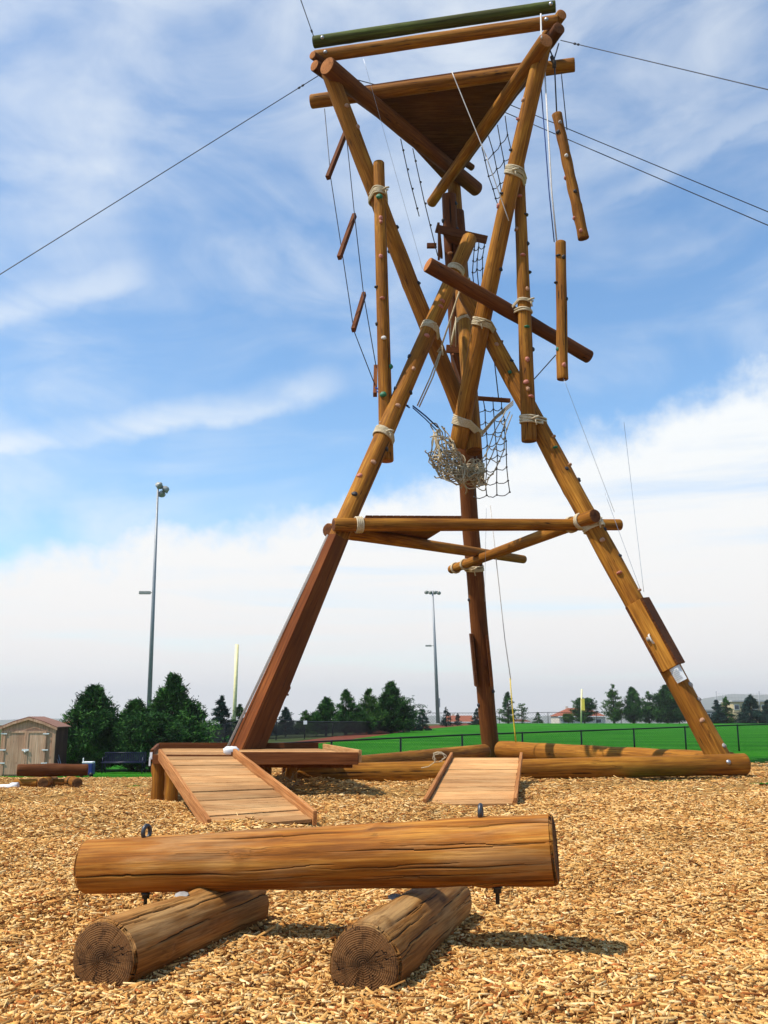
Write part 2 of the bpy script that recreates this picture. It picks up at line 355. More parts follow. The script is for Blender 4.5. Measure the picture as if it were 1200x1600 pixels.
def mulch_mat():
    m, t, b = mat('wood_chip_bed', .95, .05); v = NN(t, 'ShaderNodeTexCoord').outputs['Object']
    dv = NN(t, 'ShaderNodeVectorMath', operation='ADD', inp={0: v, 1: NN(t, 'ShaderNodeTexNoise', inp={'Vector': v, 'Scale': 20., 'Detail': 2.}).outputs['Color']}).outputs[0]
    vo = NN(t, 'ShaderNodeTexVoronoi', inp={'Vector': NN(t, 'ShaderNodeMapping', inp={'Vector': dv, 'Scale': (1, 1, .3)}).outputs[0], 'Scale': 26., 'Randomness': 1.})
    k = NN(t, 'ShaderNodeSeparateColor', inp={0: vo.outputs['Color']}).outputs[0]
    n = nz(t, v, .5, 5, .6)
    c = RAMP(t, M_(t, 'ADD', M_(t, 'MULTIPLY', k, .75), M_(t, 'MULTIPLY', n, .25)), [(.10, (.16, .065, .016)), (.35, (.38, .185, .05)), (.6, (.55, .31, .09)), (.9, (.69, .45, .18))])
    t.links.new(c, b.inputs['Base Color']); bump(t, b, k, .8, .03); return m
MT['mulch'] = mulch_mat()
def chip_mat():
    m, t, b = mat('wood_chips', .95, .04); at = NN(t, 'ShaderNodeAttribute'); at.attribute_name = 'tint'
    v = NN(t, 'ShaderNodeTexCoord').outputs['Object']; n = nz(t, v, 120, 4, .6)
    c = MIX(t, 1., at.outputs[0], RAMP(t, n, [(.3, (.7, .66, .6)), (.7, (1.1, 1.1, 1.1))]), 'MULTIPLY')
    t.links.new(c, b.inputs['Base Color']); return m
MT['chip'] = chip_mat()

# ------------------------------------------------------------------ the land
def grid_sheet(name, xs, ys, off, m, jitter=0., zf=None):
    X, Y = np.meshgrid(xs, ys); Z = g(X, Y)+off
    if zf is not None: Z = Z+zf(X, Y)
    V = np.stack([X, Y, Z], -1).reshape(-1, 3); nx, ny = len(xs), len(ys)
    i = np.arange(nx-1)[None]+nx*np.arange(ny-1)[:, None]; i = i.ravel()
    return np_mesh(name, V, np.stack([i, i+1, i+nx+1, i+nx], 1), m, smooth=True)
def far_hills(X, Y):
    # two ranges of low hills rising out of the haze
    a = np.clip((Y-3600)/900, 0, 1)*np.clip((5600-Y)/700, 0, 1)
    rr = X/np.maximum(Y, 1)
    h = 34+np.interp(rr, [-.5, -.38, -.2, .05, .22, .31, .36, .45, .55], [8, 8, 8, 20, 30, 100, 112, 120, 90])
    h = h+(9*np.sin(rr*34+1)+6*np.sin(rr*71+2)+3*np.sin(rr*160))*np.clip(.35+rr*2.5, .2, 1)
    return a*a*(3-2*a)*h
def hills_low(X, Y):
    return 8*np.sin(X*.004+1)*np.sin(Y*.003)*np.clip((Y-700)/800, 0, 1)
xs = np.concatenate([-np.geomspace(6500, 40, 60), np.arange(-36, 37, 2.), np.geomspace(40, 6500, 60)])
ys = np.concatenate([[-6500, -1500, -200, -30], np.arange(-10, 200, 4.), np.geomspace(204, 6500, 90)])
tag(grid_sheet('terrain', xs, ys, -.16, MT['terrain'], zf=lambda X, Y: far_hills(X, Y)+hills_low(X, Y)), kind='structure')
def strip(name, ys, xl, xr, off, m, nx=40):
    V = []; 
    for y in ys:
        x0, x1 = xl(y), xr(y); x = np.linspace(x0, x1, nx); V.append(np.stack([x, np.full(nx, y), g(x, np.full(nx, y))+off], -1))
    V = np.concatenate(V); i = (np.arange(nx-1)[None]+nx*np.arange(len(ys)-1)[:, None]).ravel()
    return tag(np_mesh(name, V, np.stack([i, i+1, i+nx+1, i+nx], 1), m, smooth=True), kind='structure')
LX = lambda y: float(np.interp(y, [15, 30, 35, 44, 62, 78, 155], [-6.3, -5.2, -4.3, -2.3, 0.2, 2.0, 16.5]))
strip('lawn', np.arange(17, 156.5, 1.5), LX, lambda y: 30+y*.75, -.03, MT['lawn'], 90)
strip('dirt_track', np.arange(28, 158, 2.), lambda y: LX(y)-.8-y*.028, lambda y: LX(y)+1., -.06, MT['dirt'], 12)
strip('grass_verge', np.arange(27, 75, 1.), lambda y: -30, lambda y: -.155*y, -.02, MT['lawn'], 70)
# chip bed: uneven sheet, its far edge wandering
rng = np.random.default_rng(7)
def lumps(X, Y):
    z = np.zeros_like(X)
    for k, (fx, fy, ph, a) in enumerate([(1.3, 1.7, .3, .026), (2.9, -2.1, 1.2, .022), (-4.3, 5.2, 2.2, .009), (7.1, 6.4, 4., .006), (11.3, -9.7, 1.7, .005), (.5, .6, 5., .03)]):
        z = z+a*np.sin(fx*X+fy*Y+ph+1.3*np.sin(.7*fx*Y-.4*fy*X))
    for (ax_, ay_, bx_, by_) in ((-1.22, 4.3, -.76, 5.6), (-.09, 4.25, .35, 5.7)):   # chips kicked up against the logs
        dx, dy = bx_-ax_, by_-ay_; tt = np.clip(((X-ax_)*dx+(Y-ay_)*dy)/(dx*dx+dy*dy), 0, 1); dd = (X-ax_-dx*tt)**2+(Y-ay_-dy*tt)**2
        z = z*(1-.85*np.exp(-dd/.5))-.035*np.exp(-dd/.3)+.012*np.exp(-dd/.03)*(tt > .15)
    return z
def far_edge(x):   # where the chips stop
    return np.interp(x, [-30, -7, -3, 2, 9, 30], [34, 34, 27, 24.5, 23.5, 23.5])+.25*np.sin(x*1.9)+.15*np.sin(x*5.1)
ga = np.arange(-26, 28, .22); yb = np.linspace(0, 1, 240)**1.25
Xc = np.repeat(ga[None], 240, 0); Yc = -3+(far_edge(Xc)+3)*yb[:, None]
Zc = g(Xc, Yc)+lumps(Xc, Yc)*np.clip((far_edge(Xc)-Yc)/2, 0, 1)+.012
Zc[-1] -= .2
nx = len(ga); i = (np.arange(nx-1)[None]+nx*np.arange(239)[:, None]).ravel()
tag(np_mesh('wood_chip_ground', np.stack([Xc, Yc, Zc], -1).reshape(-1, 3), np.stack([i, i+1, i+nx+1, i+nx], 1), MT['mulch'], smooth=True), kind='structure')
def scatter(y0, y1, n, L, seed):
    r = np.random.default_rng(seed); y = np.sqrt(r.uniform(y0**2, y1**2, n)); x = r.uniform(-1, 1, n)*(.47*y+3.0)
    keep = y < far_edge(x)+r.normal(0, .12, n); x, y = x[keep], y[keep]; n = len(x)
    z = g(x, y)+lumps(x, y)*np.clip((far_edge(x)-y)/2, 0, 1)+.018+r.uniform(-.006, .022, n)
    l = L*r.lognormal(-.1, .42, n)*.5; w = np.minimum(L*.5*r.lognormal(-1.75, .45, n), l*.7); t = r.uniform(.0015, .005, n)
    yaw = r.uniform(0, np.pi, n); pit = r.normal(0, .17, n); rol = r.normal(0, .36, n)
    ax = np.stack([np.cos(yaw)*np.cos(pit), np.sin(yaw)*np.cos(pit), np.sin(pit)], -1)
    sd = np.stack([-np.sin(yaw), np.cos(yaw), np.zeros(n)], -1); up = np.cross(ax, sd)
    s2 = sd*np.cos(rol)[:, None]+up*np.sin(rol)[:, None]; u2 = up*np.cos(rol)[:, None]-sd*np.sin(rol)[:, None]
    c = np.stack([x, y, z+np.abs(np.sin(pit))*l*.7], -1); V = []
    tp = r.uniform(.35, 1, n); tq = r.uniform(.35, 1, n); sk = r.uniform(-.5, .5, n)
    for (a, b, u) in ((-1, -1, 1), (1, -1, 1), (1, 1, 1), (-1, 1, 1), (-1, -1, -1), (1, -1, -1), (1, 1, -1), (-1, 1, -1)):
        ww = w*(tp if a > 0 else tq)
        V.append(c+ax*(a*l+b*sk*w)[:, None]+s2*(b*ww)[:, None]+u2*(u*t)[:, None])
    V = np.stack(V, 1).reshape(-1, 3); b0 = np.arange(n)*8
    Fq = np.concatenate([np.stack([b0+q for q in qd], 1) for qd in ((0, 1, 2, 3), (0, 4, 5, 1), (1, 5, 6, 2), (2, 6, 7, 3), (3, 7, 4, 0))])
    pal = np.array([(.70, .465, .20), (.60, .345, .12), (.47, .24, .075), (.29, .13, .040), (.13, .05, .015), (.80, .60, .32), (.38, .13, .04)])
    k = r.choice(len(pal), n, p=[.25, .23, .19, .13, .07, .09, .04]); col = pal[k]*np.array([1.15, 1.10, 1.00])*r.uniform(.8, 1.18, n)[:, None]
    patch = (.5+.5*np.sin(x*1.1+2*np.sin(y*.8))*np.sin(y*1.5+x*.5))[:, None]; col = col*(.88+.2*patch)
    return V, Fq, np.repeat(col, 8, 0)
parts = [scatter(2.6, 5.2, 86000, .042, 1), scatter(2.6, 5.2, 90000, .019, 11), scatter(5.2, 9, 130000, .043, 4), scatter(5.2, 9, 60000, .024, 12), scatter(9, 14, 120000, .050, 2), scatter(14, 34, 120000, .075, 3)]
Vs, Fs, Cs, off = [], [], [], 0
for V, Fq, Cc in parts: Vs.append(V); Fs.append(Fq+off); Cs.append(Cc); off += len(V)
tag(np_mesh('wood_chips', np.concatenate(Vs), np.concatenate(Fs), MT['chip'], colors=np.concatenate(Cs)), kind='stuff')

# ------------------------------------------------------------------ logs
def frame_z(d):
    d = d.normalized(); up = Vector((0, 0, 1)) if abs(d.z) < .95 else Vector((0, 1, 0))
    x = up.cross(d).normalized(); y = d.cross(x); return Matrix((x, y, d)).transposed()
POLES = {}
def log(name, p0, p1, r0, r1, mats, parent=None, bow=(0, 0, 0), seg=32, rings=40, rough=.019, cracks=3, seed=0, cw=.008, cd=.014, long=(.3, .8), knot=3, uneven=0.):
    p0, p1 = Vector(p0), Vector(p1); L = (p1-p0).length; R = frame_z(p1-p0)
    Wm = Matrix.Translation(p0) @ R.to_4x4(); r = np.random.default_rng(seed+11)
    z = np.linspace(0, L, rings); e = min(.02, r0*.12)
    z = np.concatenate([[0, e*.4, e], z[1:-1], [L-e, L-e*.4, L]]); th = np.linspace(0, 2*np.pi, seg, endpoint=False)
    Z, T = np.meshgrid(z, th, indexing='ij'); Rd = r0+(r1-r0)*Z/L
    for k in range(5):
        fz = r.uniform(.5, 2.5)*(1+k)/max(L, 2)*3; m_ = r.integers(1, 4); Rd = Rd*(1+rough*r.normal()*np.sin(fz*Z+r.uniform(0, 6))*np.cos(m_*T+r.uniform(0, 6)))
    if uneven:
        for k in range(26):
            fz = r.uniform(2, 9); m_ = r.integers(4, 22); Rd = Rd*(1+uneven*r.normal()*np.sin(fz*Z+r.uniform(0, 6))*np.cos(m_*T+r.uniform(0, 6)+.4*np.sin(Z*3)))
    for k in range(int(knot)):
        z0, t0 = r.uniform(.05, .95)*L, r.uniform(0, 6.28); dt = (T-t0+np.pi) % (2*np.pi)-np.pi
        Rd = Rd+.012*np.exp(-((Z-z0)/.05)**2-(dt*Rd/.045)**2)
    CK = np.zeros_like(Z)
    for k in range(cracks):
        ln = L*r.uniform(*long); z0 = r.uniform(0, L) ; t0 = r.uniform(0, 6.28)
        wig = .03*np.sin(Z*r.uniform(2, 5)+r.uniform(0, 6))+.012*np.sin(Z*r.uniform(12, 25))+r.normal(0, .03)*(Z-z0)
        # small sideways steps where the split jumps from one fibre to the next
        stp = sum(.022*np.sign(r.normal())*(Z > q) for q in r.uniform(max(0, z0-ln/2), min(L, z0+ln/2), 3)) if uneven else 0
        dt = (T-t0-wig-stp+np.pi) % (2*np.pi)-np.pi; u = np.clip(1-((Z-z0)/(ln/2))**2, 0, 1)
        w = cw*r.uniform(.45, 1.2)*u**.5+1e-5; e_ = np.exp(-(dt*Rd/w)**2)*np.sqrt(u); CK = np.maximum(CK, e_); Rd = Rd-cd*r.uniform(.5, 1.2)*e_
    edge = np.minimum(Z, L-Z); Rd = Rd-np.where(edge < e, (e-edge)*.6, 0)
    bw = R.inverted() @ Vector(bow); q = 4*(Z/L)*(1-Z/L)
    V = np.stack([Rd*np.cos(T)+bw.x*q, Rd*np.sin(T)+bw.y*q, Z], -1).reshape(-1, 3); n = len(z)
    i = np.arange(n-1)[:, None]*seg; k = np.arange(seg)[None]; k2 = (k+1) % seg
    F = np.stack([i+k, i+k2, i+seg+k2, i+seg+k], -1).reshape(-1, 4); mi = [0]*len(F); Fl = [F]
    for (base, zz, flip) in ((0, 0, True), ((n-1)*seg, L, False)):
        prev = base+np.arange(seg)
        for s_ in (.93, .72, .45, .16):
            row = V[base:base+seg].copy(); row[:, :2] *= s_; row[:, 2] = zz+(-1 if flip else 1)*(.006*(1-s_**4)+r.normal(0, .0008, seg))
            b0 = len(V); V = np.concatenate([V, row]); cur = b0+np.arange(seg)
            a, b_, c, d = prev, np.roll(prev, -1), np.roll(cur, -1), cur
            Fq = np.stack([b_, a, d, c] if flip else [a, b_, c, d], 1); Fl.append(Fq); mi += [1]*seg; prev = cur
        V = np.concatenate([V, [[0, 0, zz+(-.006 if flip else .006)]]]); cidx = len(V)-1
        h = np.arange(0, seg, 2); A = [prev[h], prev[(h+1) % seg], prev[(h+2) % seg], np.full(len(h), cidx)]
        Fl.append(np.stack([A[2], A[1], A[0], A[3]] if flip else A, 1)); mi += [1]*len(h)
    ckv = np.zeros(len(V)); ckv[:CK.size] = CK.ravel()
    o = np_mesh(name, V, np.concatenate(Fl), mats, parent, Wm, smooth=True, mi=np.array(mi, np.int32), colors=np.repeat(ckv[:, None], 3, 1))
    POLES[o.name] = (p0, p1, r0, r1, Vector(bow)); return o
def pole_pt(o, t):
    p0, p1, r0, r1, bw = POLES[o.name]; return p0.lerp(p1, t)+bw*4*t*(1-t)
def at_py(o, py):
    lo, hi = 0., 1.; up = proj(pole_pt(o, 0))[1] > proj(pole_pt(o, 1))[1]
    for _ in range(40):
        m_ = (lo+hi)/2
        if (proj(pole_pt(o, m_))[1] > py) == up: lo = m_
        else: hi = m_
    return lo
def prad(o, t): return POLES[o.name][2]*(1-t)+POLES[o.name][3]*t

# ------------------------------------------------------------------ the climbing tower
TW = empty('climbing_tower', (2.2, 21.5, 0), 'tall three legged climbing tower of lashed stained wooden poles with triangular top platform', 'climbing tower')
PM = [MT['pole'], MT['end_orange']]; PD = [MT['pole'], MT['end_pole']]; DK = [MT['pole_dark'], MT['end_pole']]
A = log('leg_pole', P(380, 1182, 17.0), P(734, 372, 21.0), .205, .175, PD, TW, seed=1, cracks=4, rings=70)
B = log('leg_pole', P(1130, 1196, 18.7), P(728, 458, 20.6), .215, .19, PM, TW, seed=2, cracks=3, rings=70)
C_ = log('leg_pole', P(769, 1189, 25.4), P(701, 304, 22.3), .23, .185, PM, TW, seed=3, bow=(-.09, 0, 0), cracks=4, rings=70)
C_.data.materials[0] = MT['pole_dark'];  # the rear leg's shade is put into a darker wood colour
D = log('upper_pole', P(715, 700, 20.8), P(850, 68, 18.3), .205, .17, PD, TW, seed=4, bow=(-.06, 0, 0), cracks=3, rings=60)
E = log('upper_pole', P(738, 685, 21.15), P(514, 112, 19.35), .19, .19, PD, TW, seed=5, cracks=2, rings=60, bow=(-.03, 0, 0))
F_ = log('upper_pole', P(741, 706, 20.75), P(707, 262, 24.0), .185, .17, PD, TW, seed=6, cracks=2, rings=60)
G_ = log('climbing_pole', P(604, 721, 19.42), P(592, 254, 19.52), .15, .125, PM, TW, seed=7, cracks=4, rings=60, long=(.5, .95))
R_ = log('climbing_pole', P(827, 690, 19.76), P(810, 241, 19.42), .165, .12, PD, TW, seed=8, cracks=3, rings=60)
H_ = log('climbing_pole', P(743, 757, 24.25), P(712, 330, 23.0), .24, .21, DK, TW, seed=9, cracks=3, rings=60)
X_ = log('cross_log', P(668, 413, 18.85), P(921, 558, 20.75), .165, .15, [MT['pole_dark'], MT['end_orange']], TW, seed=10, cracks=2, rings=50)
# ring logs a third of the way up
R1 = log('ring_log', P(521, 820, 18.06), P(969, 820, 20.05), .13, .12, PD, TW, seed=12, rings=50, cracks=2)
R2 = log('ring_log', P(512, 828, 18.8), P(818, 874, 25.3), .14, .11, PD, TW, seed=13, rings=50, cracks=2)
R3 = log('ring_log', P(705, 890, 24.6), P(930, 806, 19.15), .11, .145, PD, TW, seed=14, rings=50, cracks=2)
# top platform: three beams crossing near their ends
B1 = log('platform_beam', PZ(486, 159, 15.75), PZ(898, 101, 15.75), .165, .16, PD, TW, seed=15, rings=50, cracks=2)
B2 = log('platform_beam', PZ(511, 103, 15.35), PZ(745, 296, 15.35), .20, .19, [MT['pole_dark'], MT['end_orange']], TW, seed=16, rings=50, cracks=2)
B3 = log('platform_beam', PZ(853, 63, 15.1), PZ(674, 317, 14.9), .165, .14, [MT['pole'], MT['end_orange']], TW, seed=17, rings=50, cracks=2)
# railing logs above
log('rail_log', PZ(492, 89, 16.2), PZ(872, 33, 16.2), .145, .14, PD, TW, seed=18, rings=40, cracks=2)
gl = log('rail_log', PZ(490, 66, 16.58), PZ(868, 10, 16.58), .14, .13, [MT['green_log'], MT['end_pole']], TW, seed=19, rings=40, cracks=2)
tag(gl, 'top rail log stained green with algae')
s2 = (P(745, 296, 24.)-P(511, 103, 19.)); 
def along(px, py, z, tgt, zz, r, m_, sd):
    a = PZ(px, py, z); return log('rail_log', a, PZ(tgt[0], tgt[1], zz), r, r*.9, m_, TW, seed=sd, rings=30, cracks=1)
along(488, 86, 16.05, (738, 262), 16.05, .10, [MT['pole_dark'], MT['end_orange']], 20)
along(491, 102, 15.75, (728, 276), 15.75, .13, [MT['pole_dark'], MT['end_orange']], 21)
along(878, 22, 16.3, (702, 268), 16.3, .12, PM, 22)
along(874, 44, 15.9, (705, 280), 15.9, .14, [MT['pole_dark'], MT['end_pole']], 23)
# the triangular deck of planks on the beams
def lerp_deck(a, b, c, n, t, name, m, par, gap=.012, nrm=None):
    """planks parallel to a-b, getting shorter towards c"""
    mb = MB()
    for k in range(n):
        s0, s1 = k/n, (k+1)/n-gap/(((a+b)/2-c).length)
        q = [a.lerp(c, s0), b.lerp(c, s0), b.lerp(c, s1), a.lerp(c, s1)]; mb.prism(q, t, 0)
    return mb.build(name, m, par, bevel=.004)
zt = Vector((0, 0, .27))
lerp_deck(PZ(560, 150, 15.75)+Vector((0, -.1, .19)), PZ(856, 107, 15.75)+Vector((0, -.1, .19)), PZ(694, 290, 15.75)+Vector((0, 0, .19)), 22, .05, 'deck', MT['board'], TW)
# a plank landing at the left of the ring
def on(o, px, dz=0):
    k = min(range(401), key=lambda k: abs(proj(pole_pt(o, k/400))[0]-px))/400; return pole_pt(o, k)+Vector((0, 0, prad(o, k)+dz))
mb = MB(); qa, qb, qc, qd = on(R1, 572, .06), on(R1, 722, .06), on(R2, 668, .05), on(R2, 562, .05)
for k in range(14):
    t0, t1 = k/14, (k+.94)/14; mb.prism([qa.lerp(qb, t0), qa.lerp(qb, t1), qd.lerp(qc, t1), qd.lerp(qc, t0)], .055)
mb.build('landing', MT['board'], TW, bevel=.004)
# ---- rope lashings round two crossing poles
def lashing(o1, o2, py, loops=6, tail=True, r=.021, py2=None, parent=TW, solo=False, sp=.034, seed=0):
    t1 = at_py(o1, py); c1 = pole_pt(o1, t1); r1 = prad(o1, t1); n = (POLES[o1.name][1]-POLES[o1.name][0]).normalized()
    rr = random.Random(seed+py)
    if solo: c2, r2 = c1, r1
    else:
        best = min(((pole_pt(o2, k/200)-c1).length, k/200) for k in range(201)); c2 = pole_pt(o2, best[1]); r2 = prad(o2, best[1])
    d = c2-c1; d -= n*d.dot(n); dist = d.length; u = d.normalized() if dist > 1e-4 else n.orthogonal().normalized(); w = n.cross(u)
    R1_, R2_ = r1+r*.9, r2+r*.9
    sn = max(-1, min(1, (R1_-R2_)/dist)) if dist > 1e-3 else 0; al = math.asin(sn)
    mb = MB()
    for k in range(loops):
        off = n*((k-(loops-1)/2)*sp+rr.uniform(-.004, .004)); tilt = .10 if rr.random() < .5 else .04; pts = []
        a0 = math.pi/2-al
        if solo: angs = [(c1, R1_, 2*math.pi*i/28) for i in range(28)]
        else:
            angs = [(c2, R2_, -a0+2*a0*i/13) for i in range(14)]+[(c1, R1_, a0+(2*math.pi-2*a0)*i/13) for i in range(14)]
        for c, R0, a in angs:
            pts.append(c+off+(u*math.cos(a)+w*math.sin(a))*R0+n*tilt*math.sin(a)*.4)
        mb.tube(pts, r, 6, closed=True)
    # a crossing turn, the knot and its loose tail
    f = Vector((0, -1, 0)); f -= n*f.dot(n); f.normalize(); side = n.cross(f)
    kp = c1+f*(R1_+r)+side*rr.uniform(.0, .12)*(1 if rr.random() < .5 else -1)
    if tail:
        k0 = kp+side*.02; mb.tube([k0+side*.07+n*.03, k0+f*.04, k0-side*.07-n*.02, k0+f*.01-n*.05, k0+side*.05-n*.03], r*1.1, 6)
        mb.tube([k0, k0+f*.03+Vector((0, 0, -.08)), k0+f*.03+Vector((.02, 0, -.17))], r*.8, 5)
    return mb.build('rope_lashing', MT['rope'], parent)
lashing(G_, E, 301, 5, seed=1); lashing(D, R_, 269, 6, seed=2); lashing(A, E, 515, 5); lashing(D, B, 505, 5)
lashing(R_, X_, 473, 2); lashing(R_, X_, 487, 2, tail=False); lashing(R_, B, 656, 5); lashing(A, G_, 680, 5); lashing(D, F_, 659, 6, tail=False)
lashing(A, A, 424, 5, solo=True, tail=False); lashing(C_, H_, 430, 4, tail=False); lashing(H_, C_, 733, 7, tail=False)
lashing(C_, F_, 545, 4, tail=False)
def lash_on(o, px, parent=TW, loops=4, sp=.036):
    # a wrap round one horizontal log, found by its x in the picture
    lo = min(range(401), key=lambda k: abs(proj(pole_pt(o, k/400))[0]-px))/400
    c = pole_pt(o, lo); n = (POLES[o.name][1]-POLES[o.name][0]).normalized(); u = n.orthogonal().normalized(); w = n.cross(u); R0 = prad(o, lo)+.018; mb = MB()
    for k in range(loops): mb.tube([c+n*(k-(loops-1)/2)*sp+(u*math.cos(a)+w*math.sin(a))*R0 for a in [2*math.pi*i/24 for i in range(24)]], .02, 6, closed=True)
    return mb.build('rope_lashing', MT['rope'], parent)
lash_on(R1, 561, loops=4); lash_on(R3, 893, loops=3); lash_on(R3, 908, loops=3); lash_on(R3, 712, loops=2); lash_on(R3, 727, loops=2)
lashing(B, B, 822, 5, solo=True); lashing(C_, C_, 888, 4, solo=True)
# ---- climbing holds
def blob(seed, stretch=(1, 1, .7)):
    r = random.Random(seed); me = bpy.data.meshes.new('climbing_hold'); mb = MB(); n, m_ = 10, 7; V = []; Fc = []
    for i in range(m_+1):
        ph = math.pi*.5*(i/m_)
        for k in range(n):
            a = 2*math.pi*k/n; q = 1+.3*noise.noise(Vector((math.cos(a)*1.3+seed*7, math.sin(a)*1.3, ph*1.3)))
            V.append((math.cos(a)*math.cos(ph)*stretch[0]*q, math.sin(a)*math.cos(ph)*stretch[1]*q, math.sin(ph)**.8*stretch[2]*q))
    for i in range(m_):
        for k in range(n): Fc.append((i*n+k, i*n+(k+1) % n, (i+1)*n+(k+1) % n, (i+1)*n+k))
    me.from_pydata(V, [], Fc)
    for p in me.polygons: p.use_smooth = True
    return me
HM = {}
def hold(o, py, s, size=.075, kind='a', seed=0):
    t = at_py(o, py); c = pole_pt(o, t); r = prad(o, t); n = (POLES[o.name][1]-POLES[o.name][0]).normalized()
    v = (Vector((0, 0, CAM_H))-c).normalized(); f = (v-n*v.dot(n)).normalized(); right = n.cross(f)
    if right.x < 0: right = -right
    d = (right*s+f*math.sqrt(max(0, 1-s*s))).normalized(); key = (seed % 4, kind)
    if key not in HM:
        me = blob(seed % 4, [(1, .75, .7), (.8, 1, .8), (1, .55, .9), (.7, .8, .75)][seed % 4]); me.materials.append(MT['hold_'+kind]); HM[key] = me
    h = bpy.data.objects.new('climbing_hold', HM[key]); COL.objects.link(h)
    x = n.cross(d).normalized(); Rm = Matrix((x, d.cross(x), d)).transposed().to_4x4()
    place(h, o, Matrix.Translation(c+d*(r-.012)) @ Rm @ Matrix.Scale(size, 4)); return h
rnd = random.Random(3)
for py, s, k in [(345, .1, 'b'), (351, .1, 'b'), (405, -.05, 'b'), (450, -.9, 'd'), (470, .0, 'b'), (507, -.95, 'd'), (532, .1, 'f'), (575, .95, 'c'), (620, -.2, 'c'), (662, -.5, 'f'), (312, 0, 'c'), (700, -.95, 'd')]:
    hold(G_, py, s, .06 if k != 'c' else .08, k, int(py))
for py, s, k in [(310, -.1, 'b'), (338, .9, 'd'), (383, .95, 'd'), (402, .1, 'b'), (426, 1, 'd'), (455, .6, 'a'), (514, .3, 'c'), (547, 1, 'd'), (565, .2, 'b'), (600, -.1, 'b'), (611, .1, 'a'), (360, -.8, 'a'), (622, .5, 'b')]:
    hold(R_, py, s, .065, k, int(py))
for py, s, k in [(160, -.9, 'a'), (190, -.95, 'b'), (238, -.95, 'd'), (306, -.9, 'd'), (325, -.95, 'b'), (420, .9, 'd')]: hold(D, py, s, .065, k, py)
for py, s, k in [(172, .6, 'a'), (205, .9, 'a'), (360, 1, 'd'), (388, -1, 'd'), (448, .95, 'd')]: hold(E, py, s, .065, k, py)
for py, s, k in [(478, 0, 'b'), (486, .1, 'b'), (532, 0, 'b'), (565, -.9, 'd'), (583, .1, 'a'), (615, -.9, 'd'), (640, .2, 'a'), (728, .2, 'a'), (752, -.6, 'b'), (780, -.3, 'd'), (612, .9, 'd'), (700, .9, 'd')]: hold(A, py, s, .065, k, py)
for py, s, k in [(545, .3, 'a'), (572, .9, 'd'), (587, .1, 'c'), (667, .5, 'f'), (690, .9, 'a'), (706, .5, 'c'), (734, .95, 'a'), (739, .5, 'd'), (757, 1, 'd'), (848, .2, 'a'), (835, .9, 'd'), (876, .95, 'd'), (898, .1, 'b'), (930, .95, 'a'), (1077, .9, 'e'), (1100, .95, 'e'), (1128, .3, 'a'), (1172, .9, 'e')]: hold(B, py, s, .06, k, py)
for py, s, k in [(320, .95, 'd'), (345, -.9, 'd'), (360, .95, 'd'), (398, -.2, 'a'), (936, -.9, 'd'), (1080, .9, 'd'), (1100, -.9, 'd'), (865, .3, 'a')]: hold(C_, py, s, .065, k, py)
for py, s, k in [(487, .3, 'd'), (560, .9, 'd'), (440, -.9, 'd')]: hold(H_, py, s, .09, k, py)
# bolts showing on the beams
def bolt(p, parent, d=Vector((0, -1, .0)), r=.035):
    R = frame_z(d); mb = MB(); mb.lathe((0, 0, 0), [(r*1.3, 0), (r*1.3, .012), (r, .02), (r*.6, .035), (.001, .04)], 12); o = mb.build('bolt', MT['steel'], parent, Matrix.Translation(p) @ R.to_4x4()); return o
def beam_bolt(o, px):
    lo = min(range(401), key=lambda k: abs(proj(pole_pt(o, k/400))[0]-px))/400
    c = pole_pt(o, lo); d = (Vector((0, 0, CAM_H))-c).normalized()+Vector((0, 0, .5)); n = (POLES[o.name][1]-POLES[o.name][0]).normalized(); d -= n*d.dot(n); d.normalize(); bolt(c+d*prad(o, lo)*.99, o, d)
beam_bolt(gl, 506); beam_bolt(gl, 861)
for o in bpy.data.objects:
    if o.name == 'rail_log': beam_bolt(o, 511); beam_bolt(o, 854)
# ---- small perches inside the waist
def obox(name, a, b, wdir, w, th, m, parent, bevel=.005):
    """a board from a to b: width w along wdir, thickness th; its long axis is local x"""
    a, b = Vector(a), Vector(b); x = (b-a); L = x.length; x.normalize(); y = Vector(wdir); y -= x*y.dot(x); y.normalize(); z = x.cross(y)
    R = Matrix((x, y, z)).transposed(); mb = MB(); mb.box((0, 0, 0), (L/2, w/2, th/2)); return mb.build(name, m, parent, Matrix.Translation((a+b)/2) @ R.to_4x4(), bevel)
pf = obox('perch_board', P(681, 357, 21.3), P(761, 375, 21.3), (0, 0, 1), .20, .06, MT['board'], TW)
obox('perch_board', P(685, 352, 21.35), P(690, 400, 22.9), (0, 0, 1), .16, .06, MT['board'], TW)
obox('perch_board', P(686, 362, 21.4), P(686, 404, 21.5), (0, 1, 0), .30, .05, MT['board'], TW)
lerp_deck(P(684, 352, 21.35), P(760, 371, 21.35), P(708, 388, 23.0), 6, .05, 'perch_deck', MT['board'], TW)
obox('perch_board', P(697, 545, 21.9), P(750, 548, 21.9), (0, 0, 1), .20, .06, MT['board'], TW)
lerp_deck(P(697, 540, 21.95), P(750, 543, 21.95), P(722, 556, 23.2), 5, .05, 'perch_deck', MT['board'], TW)
obox('perch_board', P(706, 552, 21.9), P(722, 600, 22.4), (0, 1, 0), .25, .05, MT['board'], TW)
obox('perch_board', P(752, 530, 22.3), P(786, 536, 22.3), (0, 0, 1), .12, .06, MT['board'], TW)
obox('peg', P(667, 384, 22.5), P(682, 384, 22.5), (0, 0, 1), .11, .11, MT['board'], TW)
